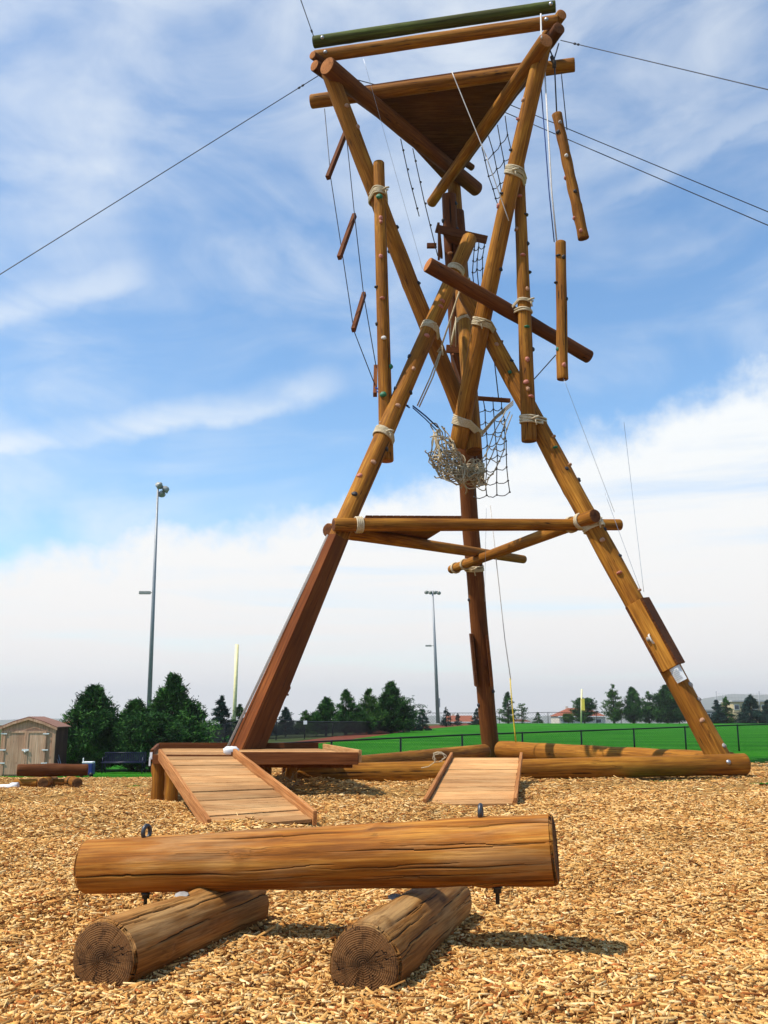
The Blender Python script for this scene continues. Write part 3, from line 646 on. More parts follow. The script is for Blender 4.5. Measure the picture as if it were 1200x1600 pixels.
# ---- channel of boards up the left leg
def para(name, pts, th, m, parent, flip=False):
    """a long flat board given by 4 corners, thickened along its normal; texture runs along the first edge"""
    a, b, c, d = [Vector(p) for p in pts]; x = (b-a).normalized(); n = x.cross(d-a).normalized()
    if flip: n = -n
    y = n.cross(x); R = Matrix((y, -x if False else n.cross(y), n)).transposed()
    R = Matrix((y, n, x)).transposed(); 
    if R.determinant() < 0: R = Matrix((-y, n, x)).transposed()
    inv = R.inverted(); V = [inv @ (p-a) for p in (a, b, c, d)]+[inv @ (p-a+n*th) for p in (a, b, c, d)]
    mb = MB(); mb.add(V, [(0, 3, 2, 1), (4, 5, 6, 7), (0, 1, 5, 4), (1, 2, 6, 5), (2, 3, 7, 6), (3, 0, 4, 7)])
    o = mb.build(name, m, parent, Matrix.Translation(a) @ R.to_4x4(), .004); return o
Ya, Yb = 16.55, 18.0
para('channel_board', [P(357, 1172, Ya), P(514, 834, Yb-.25), P(525, 834, Yb-.35), P(377, 1172, Ya-.12)], .05, MT['board_z'], TW)
para('channel_board', [P(379, 1173, Ya-.12), P(526, 835, Yb-.32), P(538, 842, Yb-.1), P(399, 1176, Ya+.12)], .05, MT['pole_dark'], TW)
para('channel_board', [P(400, 1175, Ya+.12), P(537, 842, Yb-.1), P(545, 843, Yb+.1), P(412, 1176, Ya+.35)], .05, MT['pole_dark'], TW)
mb = MB(); mb.tube([P(354, 1171, Ya), P(512, 836, Yb-.2)], .022, 8); mb.tube([P(358, 1165, Ya-.05), P(513, 838, Yb-.25)], .010, 6); mb.build('guide_rail', MT['hold_e'], TW)
mb = MB(); mb.tube([P(436, 1098, 17.2), P(450, 1072, 17.3)], .075, 4); mb.tube([P(430, 1079, 17.3), P(451, 1086, 17.3)], .018, 6); mb.build('foot_peg', MT['board_z'], TW)
mb = MB(); mb.tube([P(452, 1032, 17.7), P(468, 1022, 17.7)], .03, 6); mb.build('foot_peg', MT['board_z'], TW)
# ---- boards fixed to the rear leg and the right leg
obox('side_board', P(736, 990, 24.6), P(744, 1072, 24.75), (0, 1, 0), .34, .07, MT['pole_dark'], TW)
obox('side_board', P(760, 992, 24.6), P(768, 1072, 24.75), (0, 1, 0), .30, .07, MT['pole_dark'], TW)
def leg_box():
    n = (POLES[B.name][1]-POLES[B.name][0]).normalized(); t0, t1 = at_py(B, 1046), at_py(B, 944)
    c0, c1 = pole_pt(B, t0), pole_pt(B, t1); v = (Vector((0, 0, CAM_H))-c0).normalized(); f = (v-n*v.dot(n)).normalized(); rt = n.cross(f)
    if rt.x < 0: rt = -rt
    f2 = (f-rt*.42).normalized(); r2 = (rt+f*.42).normalized(); r = .21
    a, b = c0+f2*(r+.02)+r2*.09, c1+f2*(r+.02)+r2*.09
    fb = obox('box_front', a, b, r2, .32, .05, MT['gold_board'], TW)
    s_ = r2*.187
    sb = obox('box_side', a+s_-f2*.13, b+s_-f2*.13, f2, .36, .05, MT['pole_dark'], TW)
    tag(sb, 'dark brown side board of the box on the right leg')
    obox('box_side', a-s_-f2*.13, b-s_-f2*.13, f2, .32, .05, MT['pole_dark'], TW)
    for k, (q, w_) in enumerate([(.62, .1), (.45, -.06)]):
        pt = a.lerp(b, q)+f2*.025+r2*w_*.5
        mb = MB()
        if k == 1: mb.tube([pt+n*.10, pt+n*.09+f2*.05, pt-n*.02+f2*.06, pt-n*.08+f2*.03, pt-n*.09], .02, 8); mb.build('grip_loop', MT['hold_f'], fb)
    hh = hold(B, 1000, .3, .06, 'e', 3); hh.parent = fb; place(hh, fb, Matrix.Translation(a.lerp(b, .47)+f2*.03-r2*.09) @ f2.to_track_quat('Z', 'Y').to_matrix().to_4x4() @ Matrix.Scale(.06, 4))
    # laminated notice just below the box
    p = a-n*.17+r2*.06-f2*.02; pap = MB(); pap.add([p+r2*x_+n*y_+f2*(.03*math.sin(x_*14+1)) for y_ in (-.14, .16) for x_ in (-.13, -.06, 0, .07, .14)], [(k, k+1, k+6, k+5) for k in range(4)])
    po = pap.build('paper_notice', MT['paper'], TW); sm = po.modifiers.new('t', 'SOLIDIFY'); sm.thickness = .002
    ln = MB()
    for k in range(6): 
        c = p+n*(.10-k*.036)+f2*.034; ln.box(c, (.085 if k % 3 else .06, .004, .0015), Matrix((r2, n, r2.cross(n))).transposed())
    ln.build('print_lines', MT['grey_print'], po)
leg_box()
# ---- logs lying on the ground round the foot of the tower
log('ground_log', P(463, 1211, 16.7), P(1165, 1194, 18.25), .175, .19, [MT['pole'], MT['end_dark']], None, seed=31, cracks=4, rings=120, seg=40, knot=6); tag(bpy.data.objects['ground_log'], 'long front log lying on the chips between the left deck and the right tower leg', 'log', 'logs on the ground round the tower foot')
o = log('ground_log', P(782, 1172, 24.4), P(1145, 1192, 19.2), .22, .20, [MT['pole'], MT['end_dark']], None, seed=32, cracks=3, rings=90, knot=5); tag(o, 'blotchy ground log running from the rear tower leg to the right tower leg', 'log', 'logs on the ground round the tower foot')
o = log('ground_log', P(452, 1207, 17.5), P(757, 1175, 24.6), .18, .19, PD, None, seed=33, cracks=3, rings=90); tag(o, 'dark ground log running from the left deck back to the rear tower leg', 'log', 'logs on the ground round the tower foot')
bolt(P(1138, 1191, 18.0)+Vector((0, -.0, 0)), bpy.data.objects['ground_log'], Vector((0, -1, 0)), .035)

# ------------------------------------------------------------------ cables, ropes, hanging things
def line(name, pts, r, m, label, cat, group=None, sag=0, n=12, sides=5):
    q = []
    for a, b in zip(pts[:-1], pts[1:]):
        a, b = Vector(a), Vector(b)
        for i in range(n): t = i/n; q.append(a.lerp(b, t)+Vector((0, 0, -sag*4*t*(1-t))))
    q.append(Vector(pts[-1])); mb = MB(); mb.tube(q, r, sides); return tag(mb.build(name, m), label, cat, group)
def to_ground(a, b):
    a, b = Vector(a), Vector(b); d = b-a; return a+d*(a.z/(-d.z))
def guy(a, b, label, extra=()):
    e = to_ground(a, b); o = line('guy_wire', [a, e], .0105, MT['cable'], label, 'guy wire', 'steel guy wires holding the tower', n=40)
    # wire clamps near the tower
    d = (e-Vector(a)).normalized(); mb = MB()
    for q in (.5, .62): mb.tube([Vector(a)+d*q, Vector(a)+d*(q+.05)], .024, 6)
    c = mb.build('wire_clamp', MT['dark_steel'], o)
    return o
guy(P(498, 118, 19.5), P(-1300, 1240, 13.2), 'guy wire running from the top left corner of the tower down to the left')
guy(P(490, 57, 19.5), P(470, 0, 16.4), 'guy wire rising from the left end of the green rail log')
guy(P(876, 63, 18.4), P(1200, 140, 14.6), 'highest guy wire on the right, from the top corner of the tower')
guy(P(795, 163, 20.), P(1200, 331, 17.4), 'upper of the two parallel guy wires running down to the right')
guy(P(790, 176, 20.2), P(1200, 352, 17.0), 'lower of the two parallel guy wires running down to the right')
line('guy_wire', [P(548, 122, 20.6), P(600, 136, 21.5)], .012, MT['cable'], 'short steel cable behind the left end of the platform beam', 'cable', sag=.0)
def hanging_log(pa, pb, Y, r, label, holds, seed, ropes):
    T = empty('hanging_log', P(pb[0], pb[1], Y), label, 'hanging log', 'climbing logs hanging on ropes at the right')
    o = log('log_body', P(pa[0], pa[1], Y), P(pb[0], pb[1], Y), r, r*1.08, PD, T, seed=seed, cracks=3, rings=40, long=(.5, .9))
    for py, s, k in holds: hold(o, py, s, .055, k, py)
    for pts, m_, rr in ropes: mb = MB(); mb.tube(pts, rr, 5); mb.build('rope', m_, T)
hanging_log((870, 178), (912, 373), 18.3, .105, 'tilted hanging log with climbing holds, higher of the two at the right',
            [(195, .3, 'e'), (208, -.6, 'd'), (247, .1, 'f'), (276, -1, 'b'), (303, .3, 'd'), (340, -.95, 'b'), (363, -.2, 'b')], 41,
            [([P(873, 68, 18.3), P(866, 92, 18.3), P(870, 180, 18.3)], MT['cable'], .016), ([P(858, 75, 18.3), P(865, 92, 18.3)], MT['cable'], .016), ([P(862, 88, 18.27), P(866, 98, 18.27), P(866, 106, 18.3)], MT['net_dark'], .045)])
line('rope', [P(877, 114, 19.4), P(886, 203, 19.2)], .012, MT['cable'], 'dark cable with an eye hanging from the right end of the platform beam', 'cable')
hanging_log((876, 378), (879, 593), 18.4, .108, 'upright hanging log with climbing holds, lower of the two at the right',
            [(402, -.5, 'd'), (405, .5, 'd'), (442, -.95, 'd'), (468, .95, 'd'), (547, -.8, 'c'), (573, .3, 'b')], 42,
            [([P(851, 108, 18.45), P(862, 300, 18.4), P(870, 378, 18.4)], MT['white_rope'], .017), ([P(843, 105, 18.6), P(858, 300, 18.5), P(866, 378, 18.42)], MT['blue_rope'], .012)])
line('rope', [P(868, 555, 18.4), P(834, 593, 20.2)], .012, MT['net_dark'], 'short tie rope from the lower hanging log to the right climbing pole', 'rope')
line('rope', [P(845, 22, 18.3), P(846, 60, 17.75)], .02, MT['white_rope'], 'doubled white rope over the rail log at the top right corner', 'rope', None)
# swinging plank ladder at the left
T = empty('plank_ladder', P(548, 600, 19.9), 'swinging ladder of short planks on two thin cables left of the tower', 'plank ladder')
mb = MB(); mb.tube([P(507, 170, 20.4), P(517, 280, 20.2), P(536, 404, 20.0), P(553, 517, 19.9), P(586, 602, 19.8)], .011, 5); mb.build('cable', MT['cable'], T)
mb = MB(); mb.tube([P(537, 170, 20.7), P(541, 210, 20.6), P(554, 337, 20.4), P(568, 460, 20.2), P(588, 575, 20.0)], .011, 5); mb.build('cable', MT['cable'], T)
for a, b in [((541, 205), (512, 278)), ((554, 336), (530, 403)), ((569, 459), (552, 516)), ((587, 573), (586, 617))]:
    obox('rung_plank', P(a[0], a[1], 20.6), P(b[0], b[1], 19.7), (0, 0, 1), .11, .085, MT['board'], T)
# knotted rope ladder under the platform
T = empty('rope_ladder', P(680, 400, 21.2), 'pair of dark knotted ropes hanging under the left platform beam', 'rope ladder')
for a, b, n in (((626, 217), (655, 338), 4), ((645, 232), (684, 400), 5)):
    mb = MB(); pa, pb = P(a[0], a[1], 21.3), P(b[0], b[1], 21.1); mb.tube([pa, pa.lerp(pb, .5)+Vector((-.02, 0, 0)), pb], .012, 5)
    for k in range(n): 
        c = pa.lerp(pb, (k+.6)/n); mb.lathe(c, [(.001, -.03), (.028, -.015), (.028, .015), (.001, .03)], 7)
    mb.build('knotted_rope', MT['net_dark'], T)
# thin belay lines
tl = [((568, 92, 19.3), (660, 420, 20.9), 'thin belay line crossing the left platform beam'), ((706, 112, 18.2), (760, 245, 18.2), 'pale belay rope crossing in front of the dark platform underside'),
      ((760, 245, 18.2), (795, 345, 18.6), 'pale belay rope end crossing the upper right pole'), ((880, 590, 18.3), (960, 800, 18.6), 'thin line trailing from below the lower hanging log'),
      ((975, 660, 19.0), (1006, 925, 18.4), 'thin line coming down to the box on the right leg'), ((945, 770, 18.9), (1000, 920, 18.4), 'thin line down to the right leg, left of its neighbour'),
      ((760, 790, 22.0), (757, 940, 22.5), 'short faint line below the cargo net')]
for a, b, l in tl: line('belay_line', [P(*a), P(*b)], .0045 if 'rope' not in l else .012, MT['white_rope'] if 'rope' in l else MT['steel'], l, 'rope', sides=4)
T = empty('belay_rope', P(805, 1150, 23.0), 'long belay rope hanging behind the ring logs, white above and yellow below', 'rope')
mb = MB(); mb.tube([P(766, 790, 22.5), P(778, 900, 22.8), P(789, 1000, 23.), P(798, 1062, 23.)], .011, 5); mb.build('upper_rope', MT['white_rope'], T)
mb = MB(); mb.tube([P(797, 1060, 23.), P(800, 1100, 23.), P(804, 1140, 23.), P(806, 1160, 23.)], [.013, .014, .017, .02], 5); mb.build('lower_rope', MT['yellow_rope'], T)
# cargo net
def net(name, rows, ncol, nrow, r, m, label, sag, seed=0, T=None, wob=.02):
    rr = random.Random(seed); rowf = np.linspace(0, len(rows)-1, nrow); Gd = []
    for q in rowf:
        k = min(int(q), len(rows)-2); f = q-k; a = rows[k][0].lerp(rows[k+1][0], f); b = rows[k][1].lerp(rows[k+1][1], f)
        Gd.append([a.lerp(b, c/(ncol-1))+Vector((rr.uniform(-wob, wob), rr.uniform(-wob, wob)*2, rr.uniform(-wob, wob))) for c in range(ncol)])
    mb = MB()
    for c in range(ncol): mb.tube([Gd[i][c] for i in range(nrow)], r, 5)
    for i in range(1, nrow):
        pts = []
        for c in range(ncol-1):
            for s_ in range(5): t = s_/5; pts.append(Gd[i][c].lerp(Gd[i][c+1], t)+Vector((0, -.02*math.sin(t*3.14), -sag*4*t*(1-t)*rr.uniform(.8, 1.2))))
        pts.append(Gd[i][-1]); mb.tube(pts, r*.9, 5)
    for i in range(1, nrow):
        for c in range(ncol): mb.lathe(Gd[i][c], [(.001, -r*2.2), (r*2, -r), (r*2, r), (.001, r*2.2)], 6)
    return mb.build(name, m, T)
nr = [(P(752, 228, 21.6), P(789, 180, 21.6)), (P(768, 290, 21.7), P(803, 262, 21.7)), (P(781, 330, 21.8), P(796, 320, 21.8)), (P(777, 352, 21.8), P(789, 352, 21.8))]
tag(net('cargo_net', nr, 4, 9, .0125, MT['net_dark'], '', .06, 2), 'short dark cargo net under the right beam of the top platform', 'net')
nr = [(P(742, 372, 22.2), P(757, 368, 22.2)), (P(738, 425, 22.2), P(753, 418, 22.2)), (P(744, 500, 22.2), P(756, 497, 22.2))]
tag(net('cargo_net', nr, 3, 7, .0125, MT['net_dark'], '', .06, 2), 'narrow middle strip of dark cargo net seen above the cross log', 'net')
mb = MB(); mb.tube([P(745, 490, 22.2), P(744, 560, 22.1), P(745, 622, 22.0)], .014, 5); mb.tube([P(758, 490, 22.2), P(772, 560, 22.1), P(779, 622, 22.0)], .014, 5)
tag(mb.build('tie_rope', MT['net_dark']), 'two dark ropes running up from the wooden bar between the poles', 'rope')
nr = [(P(742, 622, 22.1), P(783, 620, 22.2)), (P(745, 700, 22.2), P(791, 690, 22.2)), (P(742, 776, 22.2), P(795, 770, 22.2))]
tag(net('cargo_net', nr, 4, 9, .0125, MT['net_dark'], '', .06, 2), 'long dark cargo net hanging beside the bundled pale net at the waist of the tower', 'net')
tag(obox('net_bar', P(742, 622, 21.95), P(797, 626, 22.1), (0, 0, 1), .09, .09, MT['board'], None), 'short brown wooden bar at the top of the lower cargo net', 'bar')
mb = MB()
for k in range(3): mb.tube([P(752, 676+k*3, 21.9), P(775, 650+k*2, 21.9), P(802, 626+k*3, 21.8)], .016, 6)
tag(mb.build('tie_rope', MT['net']), 'bundle of slanting ropes tying the cargo net to the right leg', 'rope')
tag(net('net_flap', [(P(790, 640, 21.6), P(797, 650, 21.6)), (P(765, 690, 21.6), P(788, 700, 21.6)), (P(745, 735, 21.5), P(766, 745, 21.5)), (P(738, 752, 21.4), P(752, 758, 21.4))], 3, 9, .013, MT['net'], '', .06, 9, wob=.05), 'pale strip of net looping from the bundled net up to the wooden bar', 'net')
# bundled net: a crumpled knot of rope slung from the waist
def bundle():
    rr = random.Random(12); path = [P(684, 672, 20.6), P(690, 705, 20.5), P(706, 733, 20.45), P(727, 746, 20.4), P(748, 738, 20.5)]; rad_ = [.12, .30, .27, .20, .14]
    def pt(t):
        q = t*(len(path)-1); k = min(int(q), len(path)-2); f = q-k; return path[k].lerp(path[k+1], f), rad_[k]*(1-f)+rad_[k+1]*f
    mb = MB()
    for i in range(62):
        t = rr.random()**.9; c, r = pt(t); R0 = rr.uniform(.06, .22); n = Vector((rr.gauss(0, .6), rr.gauss(0, 1.3), rr.gauss(0, .6))).normalized(); u = n.orthogonal().normalized(); w = n.cross(u)
        c = c+Vector((rr.uniform(-1, 1), rr.uniform(-1, 1), rr.uniform(-1, 1)))*r*.75; p1, p2 = rr.uniform(0, 6), rr.uniform(0, 6)
        pts = [c+u*math.cos(a)*R0*(1+.3*math.sin(2*a+p1))+w*math.sin(a)*R0*1.3*(1+.25*math.sin(3*a+p2))+n*.05*math.sin(2*a+p2) for a in [2*math.pi*k/16*(.72 if i % 3 else 1) for k in range(17)]]
        mb.tube(pts, rr.uniform(.011, .016), 5)
    for i in range(14):   # strands running the length of the bundle
        ph = rr.uniform(0, 6.28); pts = []
        for k in range(13): c, r = pt(k/12); a = ph+rr.gauss(0, .25); pts.append(c+Vector((math.cos(a), math.sin(a), math.sin(a+1)))*r*rr.uniform(.7, 1.))
        mb.tube(pts, .0145, 5)
    for i in range(40): 
        c, r = pt(rr.random()); mb.lathe(c+Vector((rr.uniform(-1, 1), rr.uniform(-1, 0), rr.uniform(-1, 1)))*r*.8, [(.001, -.03), (.03, -.012), (.03, .012), (.001, .03)], 6)
    return mb.build('bundled_net', MT['net'])
tag(bundle(), 'tangled bundle of pale net rope slung at the waist of the tower', 'net')
T = empty('sling_rope', P(654, 640, 19.9), 'slack double rope with shackle from the cross log down to the net bundle', 'rope')
mb = MB(); mb.tube([P(719, 452, 19.6), P(700, 510, 19.8), P(688, 546, 19.9)], .02, 6); mb.tube([P(688, 548, 19.9), P(672, 590, 19.9), P(652, 634, 19.9)], .016, 6); mb.tube([P(690, 548, 19.9), P(676, 590, 19.9), P(655, 636, 19.9)], .016, 6); mb.tube([P(684, 550, 19.88), P(690, 540, 19.88), P(692, 555, 19.88)], .026, 6); mb.build('double_rope', MT['net'], T)
mb = MB(); mb.tube([P(587, 606, 19.6), P(612, 618, 19.4), P(640, 637, 19.6)], .018, 6); mb.tube([P(588, 611, 19.6), P(606, 622, 19.35), P(638, 634, 19.5)], .014, 6); mb.tube([P(645, 634, 19.8), P(665, 650, 20.1), P(684, 668, 20.5)], .016, 6); mb.tube([P(645, 637, 19.8), P(664, 654, 20.1), P(682, 672, 20.5)], .012, 6); mb.build('blue_strap', MT['blue_rope'], T)
T = empty('thin_rope_pair', P(716, 560, 21.2), 'two short pale ropes hanging between the poles above the lower perch', 'rope')
for x in (704, 712): mb = MB(); mb.tube([P(x, 495, 21.4), P(x, 542, 21.4)], .012, 5); mb.build('strand', MT['rope'], T)

# ------------------------------------------------------------------ left deck and ramps
zd = .55
def planks(name, q, n, th, m, parent, wob=.01, seed=0):
    """q: four corners (near-left, near-right, far-right, far-left); planks run left-right, stacked from near to far"""
    rr = random.Random(seed); mb = MB(); a, b, c, d = [Vector(p) for p in q]; ln = ((d-a).length+(c-b).length)/2
    for k in range(n):
        s0, s1 = k/n, (k+1)/n-.015/ln*rr.uniform(.6, 1.9); j = rr.uniform(-wob, wob); dz = Vector((0, 0, rr.uniform(-.005, .005)))
        x = (b-a).normalized()
        mb.prism([a.lerp(d, s0)-x*j+dz, b.lerp(c, s0)+x*rr.uniform(-wob, wob)+dz, b.lerp(c, s1)+x*j+dz, a.lerp(d, s1)-x*j+dz], th)
    return mb.build(name, m, parent, bevel=.004)
T = empty('wooden_deck', (-2.4, 15.6, 0), 'low wooden deck with red brown edge boards at the foot of the left leg', 'deck')
n0, n1 = PZ(240, 1180, zd), PZ(560, 1181, zd); f1, f0 = P(497, 1172, 17.1), P(247, 1172, 17.1); f0.z = f1.z = zd
planks('deck_boards', [n0, n1, f1, f0], 20, .04, MT['plank'], T, 0, 3)
ed = Vector((0, -.028, -.055)); nm = n0.lerp(n1, .385)
obox('edge_board', nm+ed+Vector((0, 0, .02)), n1+ed+Vector((0, 0, .02)), (0, 0, 1), .17, .045, MT['board'], T, .004)
obox('edge_board', n0+ed, nm+ed-Vector((.004, 0, 0)), (0, 0, 1), .13, .045, MT['board'], T, .004)
e1 = n1+Vector((.026, 0, -.005)); e2 = f1.copy(); e2.z = .545; e2.x += .1
obox('edge_board', e1, e2, (0, 0, 1), .17, .045, MT['plank'], T, .004)
e3 = f0.copy(); e3.z = .55; e4 = f1.copy(); e4.z = .55
obox('edge_board', e3+Vector((0, .06, 0)), e4+Vector((0, .06, 0)), (0, 0, 1), .19, .045, MT['board'], T, .004)
e5 = n0+Vector((-.026, 0, -.005))
obox('edge_board', e5, e3, (0, 0, 1), .17, .045, MT['board'], T, .004)
obox('joist', n0+Vector((.1, .5, -.12)), n1+Vector((-.1, .5, -.12)), (0, 0, 1), .14, .06, MT['pole_dark'], T, .004)
obox('joist', n0+Vector((-.1, 1.6, -.12)), n1+Vector((-.4, 1.6, -.12)), (0, 0, 1), .14, .06, MT['pole_dark'], T, .004)
for (x, y) in [(-3.30, 14.55), (-3.02, 14.15), (-3.55, 16.6), (-1.5, 16.0), (-2.0, 16.8)]:
    log('post', (x, y, -.3), (x, y, .44), .10, .095, PD, T, seed=int(-x*100), cracks=1, rings=12, seg=20)
# hinge strap and white wrapped corner
mb = MB(); mb.box(P(236, 1181, 14.21), (.018, .006, .05)); mb.box(P(234, 1190, 14.2), (.012, .006, .06)); mb.build('metal_strap', MT['white'], T)
mb = MB(); V = []; Fc = []
c = P(361, 1173, 14.25)
for i in range(9):
    for k in range(14):
        a = 2*math.pi*k/14; ph = math.pi*i/8; q = 1+.16*noise.noise(Vector((math.cos(a)*2, math.sin(a)*2, ph*2)))
        V.append(c+Vector((math.cos(a)*math.sin(ph)**.5*.115*q, math.sin(a)*math.sin(ph)**.5*.08*q, math.cos(ph)*.062*q)))
Fc = [(i*14+k, i*14+(k+1) % 14, (i+1)*14+(k+1) % 14, (i+1)*14+k) for i in range(8) for k in range(14)]
mb.add(V, [tuple(reversed(f)) for f in Fc], 0, True); tag(mb.build('wrapped_pad', MT['white']), 'crumpled white wrapped pad on the deck where the ramp meets the left leg', 'pad')
def ramp(label, bl, br, tr, tl_, n, seed, rail=.13, ext=0):
    T = empty('wooden_ramp', (bl+br)/2, label, 'ramp', 'plank ramps up to the tower logs')
    planks('ramp_planks', [bl, br, tr, tl_], n, .035, MT['plank'], T, .008, seed)
    out = (br-bl).normalized(); nrm = (br-bl).cross(tl_-bl).normalized()
    for a, b, s_ in ((bl, tl_, -1), (br, tr, 1)):
        d = (b-a).normalized(); nu = nrm if nrm.z > 0 else -nrm; a2 = a-d*.03+out*s_*.035+nu*(rail*.10); b2 = b+d*ext+out*s_*.035+nu*(rail*.10)
        x = (b2-a2); L = x.length; x.normalize(); y = (out-x*out.dot(x)).normalized(); z = x.cross(y); R = Matrix((z, y, x)).transposed()
        if R.determinant() < 0: R = Matrix((-z, y, x)).transposed()
        m_ = MB(); m_.box((0, 0, 0), (rail/2, .022, L/2)); m_.build('side_rail', MT['ramp_side'], T, Matrix.Translation((a2+b2)/2) @ R.to_4x4(), .005)
    return T
w1 = [PZ(331, 1293, .03), PZ(486, 1280, .06), PZ(363, 1181, .565), PZ(254, 1181, .565)]
ramp('longer plank ramp with pale side rails rising to the left deck', w1[0], w1[1], w1[2], w1[3], 17, 5, .15, .03)
w2 = [PZ(668, 1257, .03), PZ(801, 1255, .03), PZ(811, 1184, .43), PZ(708, 1184, .43)]
ramp('shorter plank ramp leaning on the front ground log', w2[0], w2[1], w2[2], w2[3], 13, 6, .12, .12)
mb = MB(); rr = random.Random(5)
for k in range(26):
    c = Vector(P(438+rr.uniform(-25, 22), 1212, 14.9)); c.z = 0; h_ = rr.uniform(.1, .34); b_ = Vector((rr.uniform(-.25, .25), rr.uniform(-.2, .2), h_)); m2 = c+b_*.5+Vector((rr.uniform(-.08, .08), 0, .05))
    mb.tube([c, m2, c+b_, c+b_+Vector((rr.uniform(-.12, .12), 0, rr.uniform(-.06, .08)))], [.006, .005, .003, .001], 4)
tag(mb.build('dry_weed', plain('dry_stem', (.30, .22, .13), .9)), 'dry tangled weed growing under the edge of the left deck', 'weed')
mb = MB(); rr = random.Random(8); c = P(698, 1186, 16.3); pts = []
for k in range(26): a = k*.62; pts.append(c+Vector((-.12+.10*math.cos(a)+rr.uniform(-.04, .04), 0, .03+.08*math.sin(a)*.9+rr.uniform(-.02, .02))))
pts += [c+Vector((-.2, 0, -.05)), c+Vector((-.3, -.02, -.12)), c+Vector((-.42, -.02, -.14))]
mb.tube(pts, .007, 5); tag(mb.build('cord_coil', MT['rope']), 'thin coil of pale cord lying at the top of the shorter ramp', 'cord')

# ------------------------------------------------------------------ the log bench in front
SUPG = 'short support logs of the front log bench'
o = log('support_log', P(160, 1500, 4.36), P(386, 1411, 5.62), .160, .142, [MT['support'], MT['end_dark']], None, seed=51, seg=220, rings=340, cracks=30, cw=.003, cd=.010, uneven=.0014, long=(.25, .8)); tag(o, 'left short log under the front log bench, its dark end facing the camera', 'log', SUPG)
o = log('support_log', P(568, 1508, 4.28), P(697, 1406, 5.70), .160, .150, [MT['support'], MT['end_dark']], None, seed=52, seg=220, rings=340, cracks=38, cw=.0032, cd=.010, uneven=.0014, long=(.22, .8)); tag(o, 'right short log under the front log bench, with a cracked ringed end', 'log', SUPG)
TL = log('bench_log', P(134, 1354, 5.38), P(868, 1326, 4.85), .134, .166, [MT['log'], MT['end_dark']], None, seed=60, seg=360, rings=760, cracks=46, cw=.0034, cd=.012, uneven=.0014, long=(.08, .5), knot=5, rough=.02)
tag(TL, 'big cracked round log laid across two shorter logs in the foreground, with eye bolts', 'log')
def eye_bolt(px_top, px_bot, tilt):
    lo = min(range(401), key=lambda k: abs(proj(pole_pt(TL, k/400))[0]-px_top))/400
    c = pole_pt(TL, lo); r = prad(TL, lo); n = (POLES[TL.name][1]-POLES[TL.name][0]).normalized(); up = Vector((0, 0, 1)); top = c+up*(r+.022)
    mb = MB(); u = (n*math.cos(tilt)+Vector((0, 1, 0))*math.sin(tilt)).normalized()
    mb.tube([top+(u*math.cos(a)*.026+up*math.sin(a)*.033) for a in [2*math.pi*i/28 for i in range(28)]], .0115, 12, closed=True)
    mb.tube([top-up*.035, c+up*(r*.6)], .011, 10); mb.lathe(c+up*(r-.006), [(.024, -.004), (.024, .006), (.012, .008)], 20)
    mb.build('eye_bolt', MT['dark_steel'] if tilt > .5 else MT['steel'], TL)
    mb = MB(); lo2 = min(range(401), key=lambda k: abs(proj(pole_pt(TL, k/400))[0]-px_bot))/400; c = pole_pt(TL, lo2); r = prad(TL, lo2)
    mb.lathe(c-up*(r+.03), [(.0, -.055), (.010, -.05), (.010, .0), (.020, .0), (.020, .018), (.026, .02), (.026, .028), (.011, .03), (.011, .06)], 6)
    mb.build('bolt_end', MT['dark_steel'], TL)
eye_bolt(226, 230, 1.1); eye_bolt(753, 775, 1.35)
for k, (px, py, Y, nm) in enumerate([(284, 1399, 4.98, 'left'), (617, 1402, 5.0, 'right')]):
    mb = MB(); c = P(px, py, Y); V = []
    R = Matrix.Rotation(.25 if k else .3, 3, 'X'); mb.lathe(c, [(.001, .0), (.034, .001), (.036, .003), (.03, .005), (.001, .006)], 9, R=R)
    tag(mb.build('metal_disc', MT['hold_e']), 'thin grey metal disc lying on the %s short log of the front bench' % nm, 'disc', 'metal discs on the support logs')

# ------------------------------------------------------------------ the second log bench, far left
def gz(x, y): return float(g(x, y))
def lowlog(a, b, r, h, label, Y0, Y1, sd, mm, grp):
    p0, p1 = P(a[0], a[1], Y0), P(b[0], b[1], Y1); p0.z = gz(p0.x, Y0)+h; p1.z = gz(p1.x, Y1)+h
    o = log('bench_log' if h > .3 else 'support_log', p0, p1, r, r, mm, None, seed=sd, cracks=2, rings=30); return tag(o, label, 'log', grp)
lowlog((26, 1213), (137, 1208), .15, .47, 'dark log lying on short logs near the shed', 24.4, 24.9, 71, [MT['pole_dark'], MT['end_orange']], None)
lowlog((67, 1226), (84, 1214), .13, .18, 'short round ended support under the middle of the log near the shed', 23.7, 25.6, 72, [MT['pole'], MT['end_dark']], 'short logs of the far log bench')
lowlog((121, 1221), (108, 1212), .13, .18, 'short round ended support under the right of the log near the shed', 23.9, 25.6, 73, [MT['pole'], MT['end_dark']], 'short logs of the far log bench')
lowlog((22, 1224), (58, 1224), .11, .15, 'low pale log lying lengthwise under the left of the log near the shed', 24.4, 24.5, 74, PM, 'short logs of the far log bench')
lowlog((76, 1221), (100, 1221), .11, .15, 'low pale log between the two round ended support logs near the shed', 24.6, 24.7, 75, PM, 'short logs of the far log bench')
p = P(10, 1230, 24.0); p.z = gz(p.x, 24)+.08; mb = MB(); mb.tube([p-Vector((.5, 0, 0)), p+Vector((.05, 0, .01)), p+Vector((.12, 0, .02)), p+Vector((.28, 0, .03))], [.06, .06, .09, .09], 10); tag(mb.build('pipe', [MT['white']]), 'white pipe end lying on the chips at the left edge', 'pipe')
